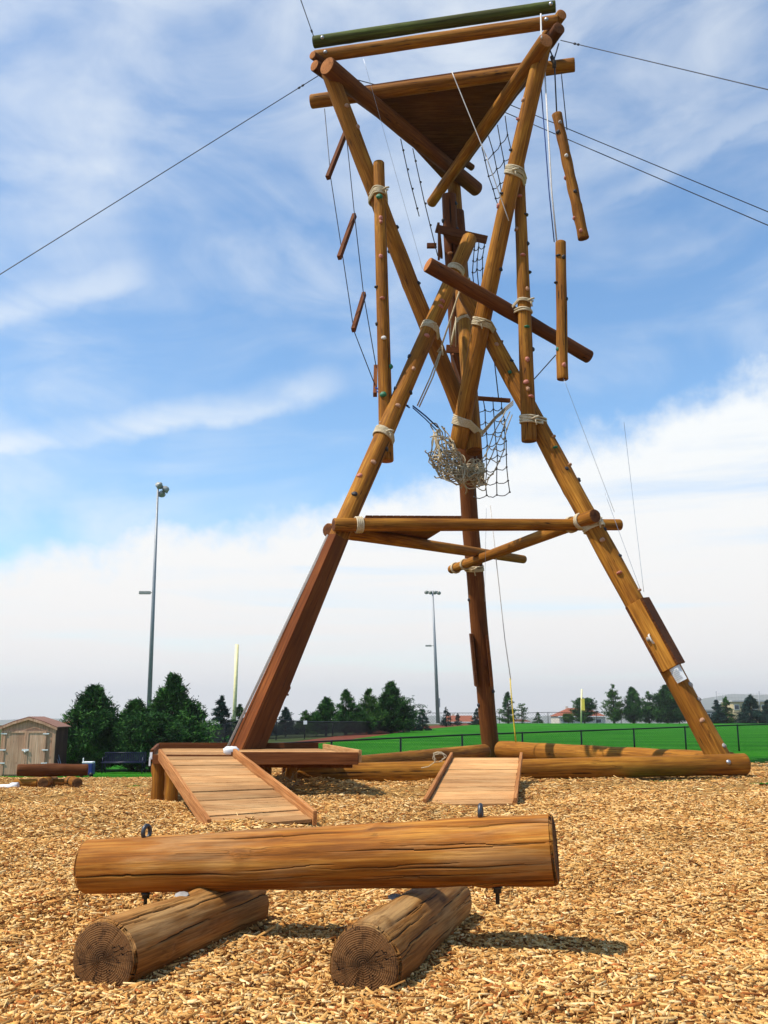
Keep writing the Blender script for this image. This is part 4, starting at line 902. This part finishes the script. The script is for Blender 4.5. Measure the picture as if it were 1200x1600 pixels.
# ------------------------------------------------------------------ shed
def shed():
    Y = 38.; x0 = P(-3, 1210, Y).x; x1 = P(82, 1210, Y).x; gz0 = gz(x0, Y)-.05; T = empty('garden_shed', ((x0+x1)/2, Y, gz0), 'weathered plywood shed with double doors and a low curved roof at the left edge', 'shed')
    h = P(82, 1136, Y).z; dv = Vector((-.12, 1.9, 0)); a = Vector((x0, Y, gz0)); b = Vector((x1, Y, gz0)); hv = Vector((0, 0, h-gz0)); mid = P(40, 1124, Y).z+.02
    mb = MB(); prof = [(0, 0), (0, h-gz0), (.25, h-gz0+.17), (.5, mid-gz0), (.75, h-gz0+.17), (1, h-gz0), (1, 0)]; ptf = [a.lerp(b, u)+Vector((0, 0, z)) for u, z in prof]; n = len(ptf)
    mb.add(ptf+[p+dv for p in ptf], [tuple(reversed(range(n)))[::-1], tuple(range(n, 2*n))[::-1]], 0)
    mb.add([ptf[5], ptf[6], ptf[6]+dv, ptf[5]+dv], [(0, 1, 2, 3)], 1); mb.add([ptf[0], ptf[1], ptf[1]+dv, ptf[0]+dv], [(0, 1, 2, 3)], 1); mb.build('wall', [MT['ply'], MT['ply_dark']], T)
    rp = [(-.045, h-gz0-.03), (.22, h-gz0+.19), (.5, mid-gz0+.05), (.78, h-gz0+.19), (1.045, h-gz0-.03)]; mb = MB()
    for (u0, z0), (u1, z1) in zip(rp[:-1], rp[1:]):
        q = [a.lerp(b, u0)+Vector((0, -.08, z0)), a.lerp(b, u1)+Vector((0, -.08, z1)), a.lerp(b, u1)+dv+Vector((0, .08, z1)), a.lerp(b, u0)+dv+Vector((0, .08, z0))]; mb.prism([p+Vector((0, 0, .04)) for p in q], .035)
    rf = mb.build('roof', plain('worn_shed_roof', (.24, .12, .08), .9), T, bevel=.004); mb = MB()
    for (u0, z0), (u1, z1) in zip(rp[:-1], rp[1:]):
        q = [a.lerp(b, u0)+Vector((0, -.11, z0)), a.lerp(b, u1)+Vector((0, -.11, z1)), a.lerp(b, u1)+Vector((0, -.085, z1)), a.lerp(b, u0)+Vector((0, -.085, z0))]; mb.prism(q, .09)
    mb.build('fascia', MT['ply'], rf); w = x1-x0; dh = h-gz0-.22
    for s_ in (0, 1):
        u0, u1 = (.06, .475) if s_ == 0 else (.485, .84)
        mb = MB(); mb.box(((x0+w*(u0+u1)/2), Y-.02, gz0+.08+dh/2), (w*(u1-u0)/2, .018, dh/2)); d = mb.build('door', MT['ply'], T, bevel=.004); mb = MB()
        for uu in (u0+.015, u1-.015): mb.box((x0+w*uu, Y-.048, gz0+.08+dh/2), (.035, .009, dh/2))
        mb.box((x0+w*(u0+u1)/2, Y-.048, gz0+.04+dh), (w*(u1-u0)/2-.07, .009, .04)); mb.build('door_trim', MT['ply'], d); mb = MB()
        xh = x0+w*(u0 if s_ == 0 else u1)
        for zz in (.25, .55, .92): mb.box((xh, Y-.066, gz0+.1+dh*zz), (.12, .006, .022))
        mb.build('hinge', MT['white'], d)
    mb = MB(); mb.box((x0+w*.48, Y-.075, gz0+.08+dh*.56), (.13, .012, .035)); mb.tube([(x0+w*.48-.05, Y-.08, gz0+dh*.56+.06), (x0+w*.48, Y-.12, gz0+dh*.56), (x0+w*.48+.06, Y-.09, gz0+dh*.56+.03)], .015, 6); mb.build('latch', MT['white'], T)
    mb = MB(); mb.box((x1-.03, Y-.03, gz0+(h-gz0)/2-.01), (.06, .03, (h-gz0)/2-.02)); mb.build('corner_trim', MT['ply'], T)
    for k in range(3):
        mb = MB(); q = P(86+k*3, 1200, 38.6); q.z = gz0+.1; mb.tube([q+Vector((.25, -.2, 0)), q+Vector((-.12, .1, .75))], .02, 6); tag(mb.build('leaning_pole', MT['steel']), 'one of the thin grey poles leaning on the dark side of the shed', 'pole', 'poles leaning on the shed')
shed()
# blue cart and dark bench beyond the chips
T = empty('tool_cart', (P(138, 1200, 36).x, 36, gz(-11, 36)), 'small blue cart with white lid beside the far log bench', 'cart')
c = Vector(T.location)+Vector((0, 0, 0)); mb = MB(); mb.box(c+Vector((0, 0, .28)), (.20, .18, .2)); mb.build('body', MT['blue'], T, bevel=.03)
mb = MB(); mb.box(c+Vector((0, 0, .51)), (.19, .17, .03)); mb.box(c+Vector((-.2, 0, .60)), (.02, .02, .07)); mb.build('lid', MT['white'], T, bevel=.015)
for s_ in (-1, 1): mb = MB(); mb.lathe(c+Vector((s_*.17, -.2, .08)), [(.001, -.02), (.08, -.02), (.08, .02), (.001, .02)], 14, R=Matrix.Rotation(rad(90), 3, 'X')); mb.build('wheel', MT['black'], T)
def bench():
    Y = 40.; x0, x1 = P(160, 1200, Y).x, P(226, 1200, Y).x; z0 = gz((x0+x1)/2, Y); T = empty('park_bench', ((x0+x1)/2, Y, z0), 'dark slatted metal park bench in front of the left trees', 'bench')
    mb = MB(); n = 22
    for k in range(n): x = x0+(x1-x0)*(k+.5)/n; mb.box((x, Y+.2+.03, z0+.62), (.026, .012, .20)); 
    mb.tube([(x0, Y+.22, z0+.44), (x1, Y+.22, z0+.44)], .02, 6); mb.tube([(x0, Y+.22, z0+.80), (x1, Y+.22, z0+.80)], .02, 6); mb.build('backrest', MT['bench'], T)
    mb = MB()
    for k in range(n): x = x0+(x1-x0)*(k+.5)/n; mb.box((x, Y-.02, z0+.43), (.026, .22, .012))
    mb.tube([(x0, Y-.24, z0+.42), (x1, Y-.24, z0+.42)], .02, 6); mb.build('seat', MT['bench'], T)
    for x in (x0+.05, x1-.05):
        mb = MB(); mb.tube([(x, Y-.22, z0), (x, Y-.2, z0+.42), (x, Y-.2, z0+.62), (x, Y+.2, z0+.64)], .022, 6); mb.tube([(x, Y+.26, z0), (x, Y+.2, z0+.42)], .022, 6); mb.build('leg', MT['bench'], T)
bench()

# ------------------------------------------------------------------ fences
def chain_fence(name, pts, hgt, label, spacing_x, mesh_cell, rail=.022, wire=.0022, group=None, postr=.026, screen=None):
    """pts: list of ground points; one fence thing with rail, posts and wire panels"""
    T = empty(name, pts[0], label, 'fence', group); zs = [p.z for p in pts]
    mb = MB(); mb.tube([p+Vector((0, 0, h_)) for p, h_ in zip(pts, hgt)], rail, 6); mb.build('top_rail', MT['black'], T)
    for p, h_ in zip(pts, hgt): mb = MB(); mb.tube([p-Vector((0, 0, .2)), p+Vector((0, 0, h_+.03))], postr, 8); mb.build('post', MT['black'], T)
    mb = MB()
    for (p, hp), (q, hq) in zip(list(zip(pts, hgt))[:-1], list(zip(pts, hgt))[1:]):
        L = (q-p).length; n = max(2, int(L/mesh_cell)); 
        for k in range(-int(max(hp, hq)/mesh_cell)-1, n+1):
            for s_ in (1, -1):
                # one slanting wire, clipped to the panel
                def at(u): return p.lerp(q, u/L), hp+(hq-hp)*u/L
                u0 = k*mesh_cell; H = min(hp, hq)
                a_u, b_u = (u0, u0+H); za, zb = (0, H) if s_ == 1 else (H, 0)
                if b_u <= 0 or a_u >= L: continue
                if a_u < 0: za = za+(zb-za)*(-a_u)/(b_u-a_u); a_u = 0
                if b_u > L: zb = za+(zb-za)*(L-a_u)/(b_u-a_u); b_u = L
                mb.tube([at(a_u)[0]+Vector((0, 0, za)), at(b_u)[0]+Vector((0, 0, zb))], wire, 3, cap=False)
    mb.build('wire_mesh', MT['black'], T); return T
fp = []; fh = []
for px, py, Y in [(400, 1163, 23.6), (458, 1160, 24.2), (518, 1158, 24.8), (572, 1155.5, 25.4), (626, 1153, 26.0), (675, 1151, 26.6), (722, 1148.5, 27.2), (770, 1146.5, 27.8), (816, 1145, 28.4), (863, 1143.5, 29.0), (908, 1142, 29.6), (950, 1140.5, 30.1), (990, 1139, 30.6), (1031, 1137.5, 31.1), (1070, 1136, 31.6), (1112, 1134.5, 32.1), (1152, 1133, 32.6), (1194, 1132, 33.1), (1236, 1131, 33.6), (1280, 1130, 34.1)]:
    p = P(px, py, Y); z = gz(p.x, Y)-.02; fp.append(Vector((p.x, Y, z))); fh.append(p.z-z)
fp2 = fp[::2] if False else fp
sel = [0, 2, 4, 6, 8, 10, 12, 14, 16, 18, 19]
chain_fence('chain_link_fence', [fp[i] for i in sel], [fh[i] for i in sel], 'low black chain link fence along the near edge of the lawn', 0, .075)
fp = []; fh = []
for k, px in enumerate(range(628, 1300, 38)):
    Y = 158.; p = P(px, 1114 if px < 850 else 1113, Y); z = gz(p.x, Y)-.1; fp.append(Vector((p.x, Y, z))); fh.append(p.z-z)
chain_fence('outfield_fence', fp, fh, 'long dark outfield fence at the far edge of the lawn', 0, .45, .04, .010, postr=.05)
fp = []; fh = []
for px, Y, py in [(296, 47, 1142), (330, 48, 1134), (352, 49, 1132), (392, 50, 1122), (432, 52, 1124), (476, 55, 1128), (520, 58, 1128), (580, 64, 1128), (640, 72, 1126)]:
    p = P(px, py, Y); z = gz(p.x, Y)-.1; fp.append(Vector((p.x, Y, z))); fh.append(p.z-z)
chain_fence('backstop_fence', fp, fh, 'tall dark mesh fence in front of the trees behind the left leg', 0, .10, .03, .010)
mb = MB(); c = P(477, 1129, 54.5); mb.box(c, (.1, .01, .1)); tag(mb.build('fence_sign', MT['white'], None, bevel=.004), 'small plain white square sign on the dark fence left of the middle pines', 'sign')

# ------------------------------------------------------------------ floodlights and poles
def flood(px_b, px_t, py_t, Y, r, label, heads, box):
    tp = P(px_t, py_t, Y); bx = P(px_b, 1110, Y).x; zb = gz(bx, Y); base = Vector((bx-(tp.x-bx)*.05, Y, zb)); T = empty('floodlight_pole', base, label, 'floodlight', 'sports floodlight poles')
    mb = MB(); mb.tube([base, base.lerp(tp, .5), tp], [r, r*.75, r*.4], 12); mb.build('mast', MT['pole_grey'], T)
    k = heads['k']
    if heads['kind'] == 'cluster':
        mb = MB(); mb.tube([tp+Vector((-.1, 0, .1)), tp+Vector((.9, .3, -.35))], .05, 6); mb.tube([tp+Vector((0, 0, -.3)), tp+Vector((0, 0, .2))], .1, 8); mb.build('crossarm', MT['lamp'], T)
        pos = [(.15, 0, -.05), (.55, .3, -.30), (.30, .2, -.75), (.72, .1, -.42)]
    else:
        mb = MB(); mb.tube([tp+Vector((-1.0, 0, -.1)), tp+Vector((1.1, 0, -.1))], .05, 6); mb.build('crossarm', MT['lamp'], T); pos = [(-1.0, 0, -.2), (-.35, 0, -.25), (.35, 0, -.25), (1.0, 0, -.3)]
    for i, q in enumerate(pos):
        R = Matrix.Rotation(rad(heads['az'][i % len(heads['az'])]), 3, 'Z') @ Matrix.Rotation(rad(62), 3, 'X'); c = tp+Vector(q)
        mb = MB(); mb.lathe(c, [(.001, .26), (.14, .24), (.22, .10), (.36, -.10), (.37, -.13)], 16, R=R); h_ = mb.build('lamp_head', MT['lamp'], T)
        mb = MB(); mb.lathe(c, [(.35, -.11), (.2, -.12), (.001, -.12)], 16, R=R); mb.build('lens', MT['glass'], h_)
    # side lamp part way down and the ballast box
    if box:
        q = P(*box['lamp'], Y); mb = MB(); mb.tube([q+Vector((.75, 0, .02)), q+Vector((.35, 0, 0))], .05, 6); mb.box(q+Vector((-.15, 0, 0)), (.48, .15, .13)); mb.build('side_lamp', MT['lamp'], T, bevel=.05)
    if box and 'bal' in box: q = P(*box['bal'], Y); mb = MB(); mb.box(q, (.22, .2, .7)); mb.build('ballast_box', MT['pole_grey'], T, bevel=.03)
flood(233, 247, 757, 82., .21, 'tall grey floodlight pole rising behind the left trees', {'kind': 'cluster', 'k': 4, 'az': [40, 70, 20, 90]}, {'lamp': (229, 926)})
flood(684, 676, 923, 155., .32, 'slimmer distant floodlight pole with four lamps, right of the middle pines', {'kind': 'row', 'k': 4, 'az': [0, 20, -20, 0]}, {'lamp': (671, 1009), 'bal': (685.5, 1098)})
def postthing(name, px, py, Y, w, m, label, cat, px_t=None):
    a = P(px, 1118, Y); a.z = gz(a.x, Y); b = P(px_t or px, py, Y); mb = MB(); mb.tube([a, b], w, 12); return tag(mb.build(name, m), label, cat)
postthing('foul_pole', 366, 1007, 60., .115, MT['cream'], 'tall cream foul pole standing left of the left leg', 'pole', 370.5)
T = empty('foul_pole', (P(910, 1118, 154).x, 154, 0), 'far yellow foul pole with mesh panel in front of the round tree', 'pole')
a = P(908, 1131, 154); a.z = 0; mb = MB(); mb.tube([a, P(909, 1077, 154)], .13, 8); mb.build('mast', MT['cream'], T); mb = MB(); mb.box(P(911, 1101, 153.8), (.26, .05, .9)); mb.build('panel', MT['yellow'], T, bevel=.02)
for i, (px, yt) in enumerate([(1119, 1080), (1186, 1080), (1240, 1080)]):
    a = P(px, 1120, 165.); a.z = gz(a.x, 165); mb = MB(); mb.tube([a, P(px, yt, 165.)], .07, 6)
    tag(mb.build('net_pole', MT['pole_grey']), ['thin grey net pole behind the pair of spruces at the right', 'thin grey net pole beside the tan building at the right edge', 'thin grey net pole just past the right edge'][i], 'pole', 'thin net poles at the far right')
# safety netting strung between them
mb = MB(); A0, A1 = P(1119, 1083, 165.), P(1240, 1083, 165.)
for k in range(8): mb.tube([A0.lerp(A1, s_/6)+Vector((0, 0, -k*.5-.35*math.sin(math.pi*s_/3)**2)) for s_ in range(7)], .009, 3)
for k in range(26): mb.tube([A0.lerp(A1, k/25), A0.lerp(A1, k/25)+Vector((0, 0, -3.6))], .009, 3)
tag(mb.build('safety_net', MT['pole_grey']), 'faint safety netting strung between the thin poles at the far right', 'net')
# ------------------------------------------------------------------ houses
def house(px0, px1, py_ridge, py_eave, Y, label, hip=True, wm='stucco', wins=3, dep=9, flat=False, rm='roof'):
    a = P(px0, py_eave, Y); b = P(px1, py_eave, Y); zr = P(px0, py_ridge, Y).z; zb = gz((a.x+b.x)/2, Y)-.5; w = b.x-a.x; T = empty('house', ((a.x+b.x)/2, Y, zb), label, 'house', 'houses beyond the lawn')
    h = a.z-zb; mb = MB(); mb.box((a.x+w/2, Y+dep/2, zb+h/2), (w/2-.35, dep/2-.35, h/2)); mb.build('wall', MT[wm], T)
    if not flat:
        z = a.z; i_ = min(w*.3, dep/2) if hip else 0; V = [(a.x, Y, z), (b.x, Y, z), (b.x, Y+dep, z), (a.x, Y+dep, z), (a.x+i_, Y+dep/2, zr), (b.x-i_, Y+dep/2, zr)]
        mb = MB(); mb.add(V, [(0, 1, 5, 4), (1, 2, 5), (2, 3, 4, 5), (3, 0, 4), (0, 3, 2, 1)]); rf = mb.build('roof', MT[rm], T)
        mb = MB(); mb.box((a.x+w*.3, Y+dep*.6, zr-.1), (.35, .35, .6)); mb.build('chimney', MT[wm], rf)
        mb = MB(); mb.box((a.x+w/2, Y-.05, z-.08), (w/2, .08, .12)); mb.build('gutter', MT['white'], rf)
    else: mb = MB(); mb.box((a.x+w/2, Y+dep/2, a.z+.1), (w/2, dep/2, .15)); mb.build('roof', MT['grey_wall'], T)
    for k in range(wins):
        x = a.x+w*(k+.5)/wins; mb = MB(); mb.box((x, Y+.33, a.z-h*.4 if h < 3 else a.z-1.3), (min(.8, w/wins*.28), .05, .55)); f = mb.build('window', MT['white'], T); mb = MB(); mb.box((x, Y+.27, a.z-h*.4 if h < 3 else a.z-1.3), (min(.68, w/wins*.24), .03, .45)); mb.build('pane', MT['pane'], f)
house(872, 948, 1106, 1119, 270., 'cream house with wide red brown roof behind the round dark tree', dep=14)
house(738, 776, 1118, 1124, 300., 'red roofed house low behind the rear leg', dep=10)
house(698, 740, 1118, 1128, 290., 'red roofed house just left of the rear leg', dep=10, hip=False)
house(800, 832, 1124, 1128, 310., 'long low pale building between the rear leg and the round dark tree', wm='grey_wall', rm='dirt', wins=4)
house(1144, 1215, 1094, 1096, 230., 'tan flat roofed building behind the spruces at the right edge', flat=True, wm='tan_wall', wins=5)
house(1085, 1142, 1108, 1110, 235., 'pale grey flat roofed building behind the pair of spruces at the right', flat=True, wm='grey_wall', wins=4)
house(80, 114, 1128, 1142, 95., 'red roofed house seen between the shed and the left tree', hip=False, dep=6, wins=2)

# ------------------------------------------------------------------ trees
def conifer_mesh(h, w, seed, style, nb=110, dens=1.0, m='fir'):
    r = np.random.default_rng(seed); pts = []; dirs = []; size = []; tint = []
    for b in range(nb):
        t = r.uniform(.03, .99)**(1.15 if style != 'round' else .9)
        if style == 'cone': prof = (1-t)**.85*(.85+.3*r.random())+.02
        elif style == 'round': prof = math.sqrt(max(0, 1-((t-.42)/.60)**2))*(.7+.4*r.random())
        else: prof = ((1-t)**.85*min(1, .6+t*1.8))*((.5+.8*r.random()**1.3) if t < .6 else (.7+.3*r.random()))+.02       # pine: full, ragged
        prof *= (1.3 if style == 'pine' and t < .85 and r.random() < .13 else 1.); L = w/2*prof; az = r.uniform(0, 2*np.pi); rise = {'cone': .05, 'round': .35, 'pine': .32}[style]*L; n = max(4, int(14*dens*(.35+L/(w/2))))
        s = r.uniform(.15, 1, n)**.75; base = np.array([0, 0, t*h]); tip = np.array([math.cos(az)*L, math.sin(az)*L, rise+(.0 if style == 'pine' else -.1*L)])
        c = base+s[:, None]*tip+r.normal(0, .05*w, (n, 3))*np.array([1, 1, .6])*(.4+.6*s[:, None])*(L/(w/2)+.15); c[:, 2] -= .12*L*s**2*(style == 'cone')
        pts.append(c); dirs.append(np.repeat((tip/np.linalg.norm(tip))[None], n, 0)); size.append(np.full(n, 1.)*(.75+.5*r.random(n))); tint.append(np.clip(.5+r.normal(0, .18)+r.normal(0, .1, n), 0, 1))
    c = np.concatenate(pts); d = np.concatenate(dirs); sz = np.concatenate(size); ti = np.concatenate(tint); K = 7; N = len(c)
    c = np.repeat(c, K, 0); d = np.repeat(d, K, 0); sz = np.repeat(sz, K); ti = np.repeat(ti, K); M = N*K
    dd = d+r.normal(0, .75, (M, 3)); dd[:, 2] += .25*(style == 'pine'); dd /= np.linalg.norm(dd, axis=1)[:, None]; sd = np.cross(dd, r.normal(0, 1, (M, 3))); sd /= np.linalg.norm(sd, axis=1)[:, None]
    l = .047*w*sz*r.uniform(.7, 1.4, M)/max(.6, dens**.5); wd = l*.20
    c = c+r.normal(0, .02*w, (M, 3)); V = np.stack([c-dd*l[:, None]*.3-sd*wd[:, None]*.6, c-dd*l[:, None]*.3+sd*wd[:, None]*.6, c+dd*l[:, None]*.4+sd*wd[:, None], c+dd*l[:, None]], 1).reshape(-1, 3)
    V[:, 2] = np.maximum(V[:, 2], .02); Fq = np.arange(M*4).reshape(-1, 4); col = np.repeat(np.stack([np.clip(ti+r.normal(0, .08, M), 0, 1)]*3, 1), 4, 0)
    return V, Fq, col
tcount = [0]
def tree(px, pyt, wpx, Y, style, label, m='fir', dens=1., nb=110, group=None):
    tp = P(px, pyt, Y); z0 = gz(tp.x, Y)-.03; h = tp.z-z0; w = 1.22*wpx/F_PX*(Y*ct)*(1.12 if style == 'pine' else 1); tcount[0] += 1
    T = empty({'fir': 'evergreen_tree', 'light_pine': 'pine_tree', 'spruce': 'spruce_tree'}[m], (tp.x, Y, z0), label, 'tree', group)
    V, Fq, col = conifer_mesh(h, w, 100+tcount[0], style, nb, dens); V = V[:, :]
    np_mesh('crown', V, Fq, MT[m], T, Matrix.Translation(Vector((tp.x, Y, z0))), colors=col)
    rr = random.Random(tcount[0]); mb = MB(); r0 = max(.05, .035*h)
    mb.tube([(tp.x, Y, z0-.1), (tp.x+.02*h*rr.uniform(-1, 1), Y, z0+.5*h), (tp.x, Y, z0+.97*h)], [r0, r0*.6, .01], 8)
    for k in range(9):
        t = rr.uniform(.12, .8); a = rr.uniform(0, 6.28); L = w*.38*(1-t); q = Vector((tp.x, Y, z0+t*h)); mb.tube([q, q+Vector((math.cos(a)*L, math.sin(a)*L, L*.3))], [r0*.25, .008], 5)
    mb.build('trunk', MT['bark'], T)
LG = 'evergreens beyond the chips at the left'; MG = 'pines in a row beyond the dirt track'; RG = 'trees at the far edge of the lawn'
tree(147, 1076, 112, 43, 'pine', 'dense bushy evergreen just right of the shed', 'fir', 2.6, 230, LG)
tree(212, 1097, 92, 44, 'pine', 'shorter bushy evergreen left of the floodlight pole', 'fir', 2.2, 200, LG)
tree(272, 1057, 100, 45, 'pine', 'tallest bushy evergreen at the left, right of the floodlight pole', 'fir', 2.6, 230, LG)
tree(240, 1120, 90, 42.5, 'round', 'low dark evergreen filling the gap in front of the floodlight pole', 'fir', 1.8, 150, LG)
tree(312, 1098, 44, 50, 'pine', 'yellow green young tree right of the tallest left evergreen', 'light_pine', 1.4, 120, LG)
tree(346, 1087, 46, 56, 'cone', 'conical blue green spruce left of the cream foul pole', 'spruce', 1.3, 130, LG)
tree(375, 1100, 30, 60, 'pine', 'narrow evergreen behind the cream foul pole', 'fir', 1.2, 90, LG)
tree(400, 1125, 50, 57, 'cone', 'low dark spruce just behind the left leg', 'spruce', 1.2, 100, MG)
tree(422, 1112, 34, 58, 'cone', 'small dark spruce right beside the left leg', 'spruce', 1., 90, MG)
tree(447, 1106, 36, 60, 'cone', 'open spruce, second to the right of the left leg', 'spruce', 1., 90, MG)
tree(477, 1110, 36, 61, 'cone', 'pale topped spruce behind the small white fence sign', 'light_pine', 1., 90, MG)
tree(510, 1090, 46, 62, 'pine', 'dark pine with pointed top, left end of the big middle clump', 'fir', 1.4, 120, MG)
tree(541, 1079, 44, 64, 'pine', 'pine with an open rounded top in the middle clump', 'fir', 1.3, 110, MG)
tree(577, 1077, 44, 66, 'pine', 'lighter green pine in the middle clump, left of the biggest', 'light_pine', 1.4, 120, MG)
tree(611, 1068, 62, 68, 'pine', 'biggest broad pine of the middle clump', 'fir', 2., 180, MG)
tree(646, 1101, 22, 76, 'cone', 'small spruce at the right foot of the biggest middle pine', 'spruce', 1., 80, MG)
tree(495, 1112, 40, 63, 'cone', 'low dark evergreen between the pale topped spruce and the middle clump', 'fir', 1.3, 100, MG)
tree(560, 1108, 46, 64, 'pine', 'low dark evergreen filling the middle of the clump of pines', 'fir', 1.3, 100, MG)
tree(630, 1098, 34, 72, 'pine', 'low dark evergreen against the right side of the biggest middle pine', 'fir', 1.3, 100, MG)
tree(660, 1105, 24, 78, 'cone', 'small dark spruce left of the distant floodlight pole', 'spruce', 1., 80, MG)
tree(697, 1104, 18, 110, 'cone', 'slim dark spruce right of the distant floodlight pole', 'spruce', 1., 70, RG)
tree(715, 1115, 14, 120, 'cone', 'smallest spruce, between the distant floodlight pole and the rear leg', 'spruce', .9, 60, RG)
tree(745, 1107, 20, 125, 'cone', 'dark spruce partly hidden by the rear leg', 'spruce', .9, 70, RG)
tree(793, 1082, 26, 150, 'pine', 'dark narrow pine behind the yellow rope', 'fir', 1., 90, RG)
tree(815, 1099, 16, 155, 'round', 'thin pale tree right of the yellow rope', 'light_pine', .5, 50, RG)
tree(840, 1113, 16, 156, 'cone', 'little dark evergreen alone between the yellow rope and the round tree', 'fir', .9, 60, RG)
tree(912, 1093, 34, 157, 'round', 'round dark tree in front of the cream house', 'fir', 1.4, 120, RG)
tree(888, 1116, 18, 156, 'round', 'low light green bush at the left of the cream house', 'light_pine', .8, 60, RG)
tree(957, 1070, 32, 154, 'pine', 'tall open light green pine right of the cream house', 'light_pine', 1., 100, RG)
tree(987, 1074, 38, 154, 'pine', 'full dark egg shaped pine, third tree right of the cream house', 'fir', 1.6, 140, RG)
tree(1012, 1081, 26, 157, 'pine', 'slim pine with thin pointed top between two fuller dark ones', 'fir', .9, 80, RG)
tree(1040, 1073, 58, 155, 'pine', 'wide dark pine just left of the right leg', 'fir', 1.8, 150, RG)
tree(1060, 1100, 40, 157, 'round', 'low dark evergreen right behind the right leg', 'fir', 1.2, 90, RG)
tree(1119, 1094, 28, 152, 'cone', 'left one of the pair of spruces right of the right leg', 'spruce', 1.3, 100, RG)
tree(1133, 1089, 28, 154, 'cone', 'right one of the pair of spruces right of the right leg', 'fir', 1.3, 100, RG)
tree(1171, 1086, 42, 152, 'cone', 'broad blue spruce in front of the tan building', 'spruce', 1.5, 120, RG)
tree(1199, 1093, 30, 153, 'cone', 'blue spruce cut by the right edge of the photo', 'spruce', 1.3, 100, RG)
# distant tree belts in the valley
def belt():
    r = np.random.default_rng(5); V = []; Fq = []; col = []; o = 0
    for k in range(700):
        Y = r.uniform(900, 2600); x = r.uniform(-.45, .45)*Y; s = r.uniform(5, 12); z = gz(x, Y)+float(hills_low(np.array(x), np.array(Y)))
        n = 34; c = np.array([x, Y, z+s*.4])+r.normal(0, 1, (n, 3))*np.array([s*.9, s*.5, s*.28]); 
        for q in c:
            d = r.normal(0, 1, (4, 3))*s*.16; V.append(q+d); Fq.append([o, o+1, o+2, o+3]); o += 4; col += [[r.uniform(.2, .8)]*3]*4
    tag(np_mesh('distant_trees', np.concatenate(V), np.array(Fq), MT['fir'], colors=np.array(col)), kind='stuff')
belt()
# ------------------------------------------------------------------ the hazy air
m = bpy.data.materials.new('hazy_air'); m.use_nodes = True; t = m.node_tree; t.nodes.clear()
pv = NN(t, 'ShaderNodeVolumePrincipled', inp={'Color': (1., .975, .95, 1), 'Density': 2.3e-4, 'Anisotropy': .2}); NN(t, 'ShaderNodeOutputMaterial', inp={'Volume': pv.outputs[0]})
mb = MB(); mb.box((0, 0, 45), (6600, 6600, 125)); hz_ = mb.build('haze', m); tag(hz_, kind='stuff')
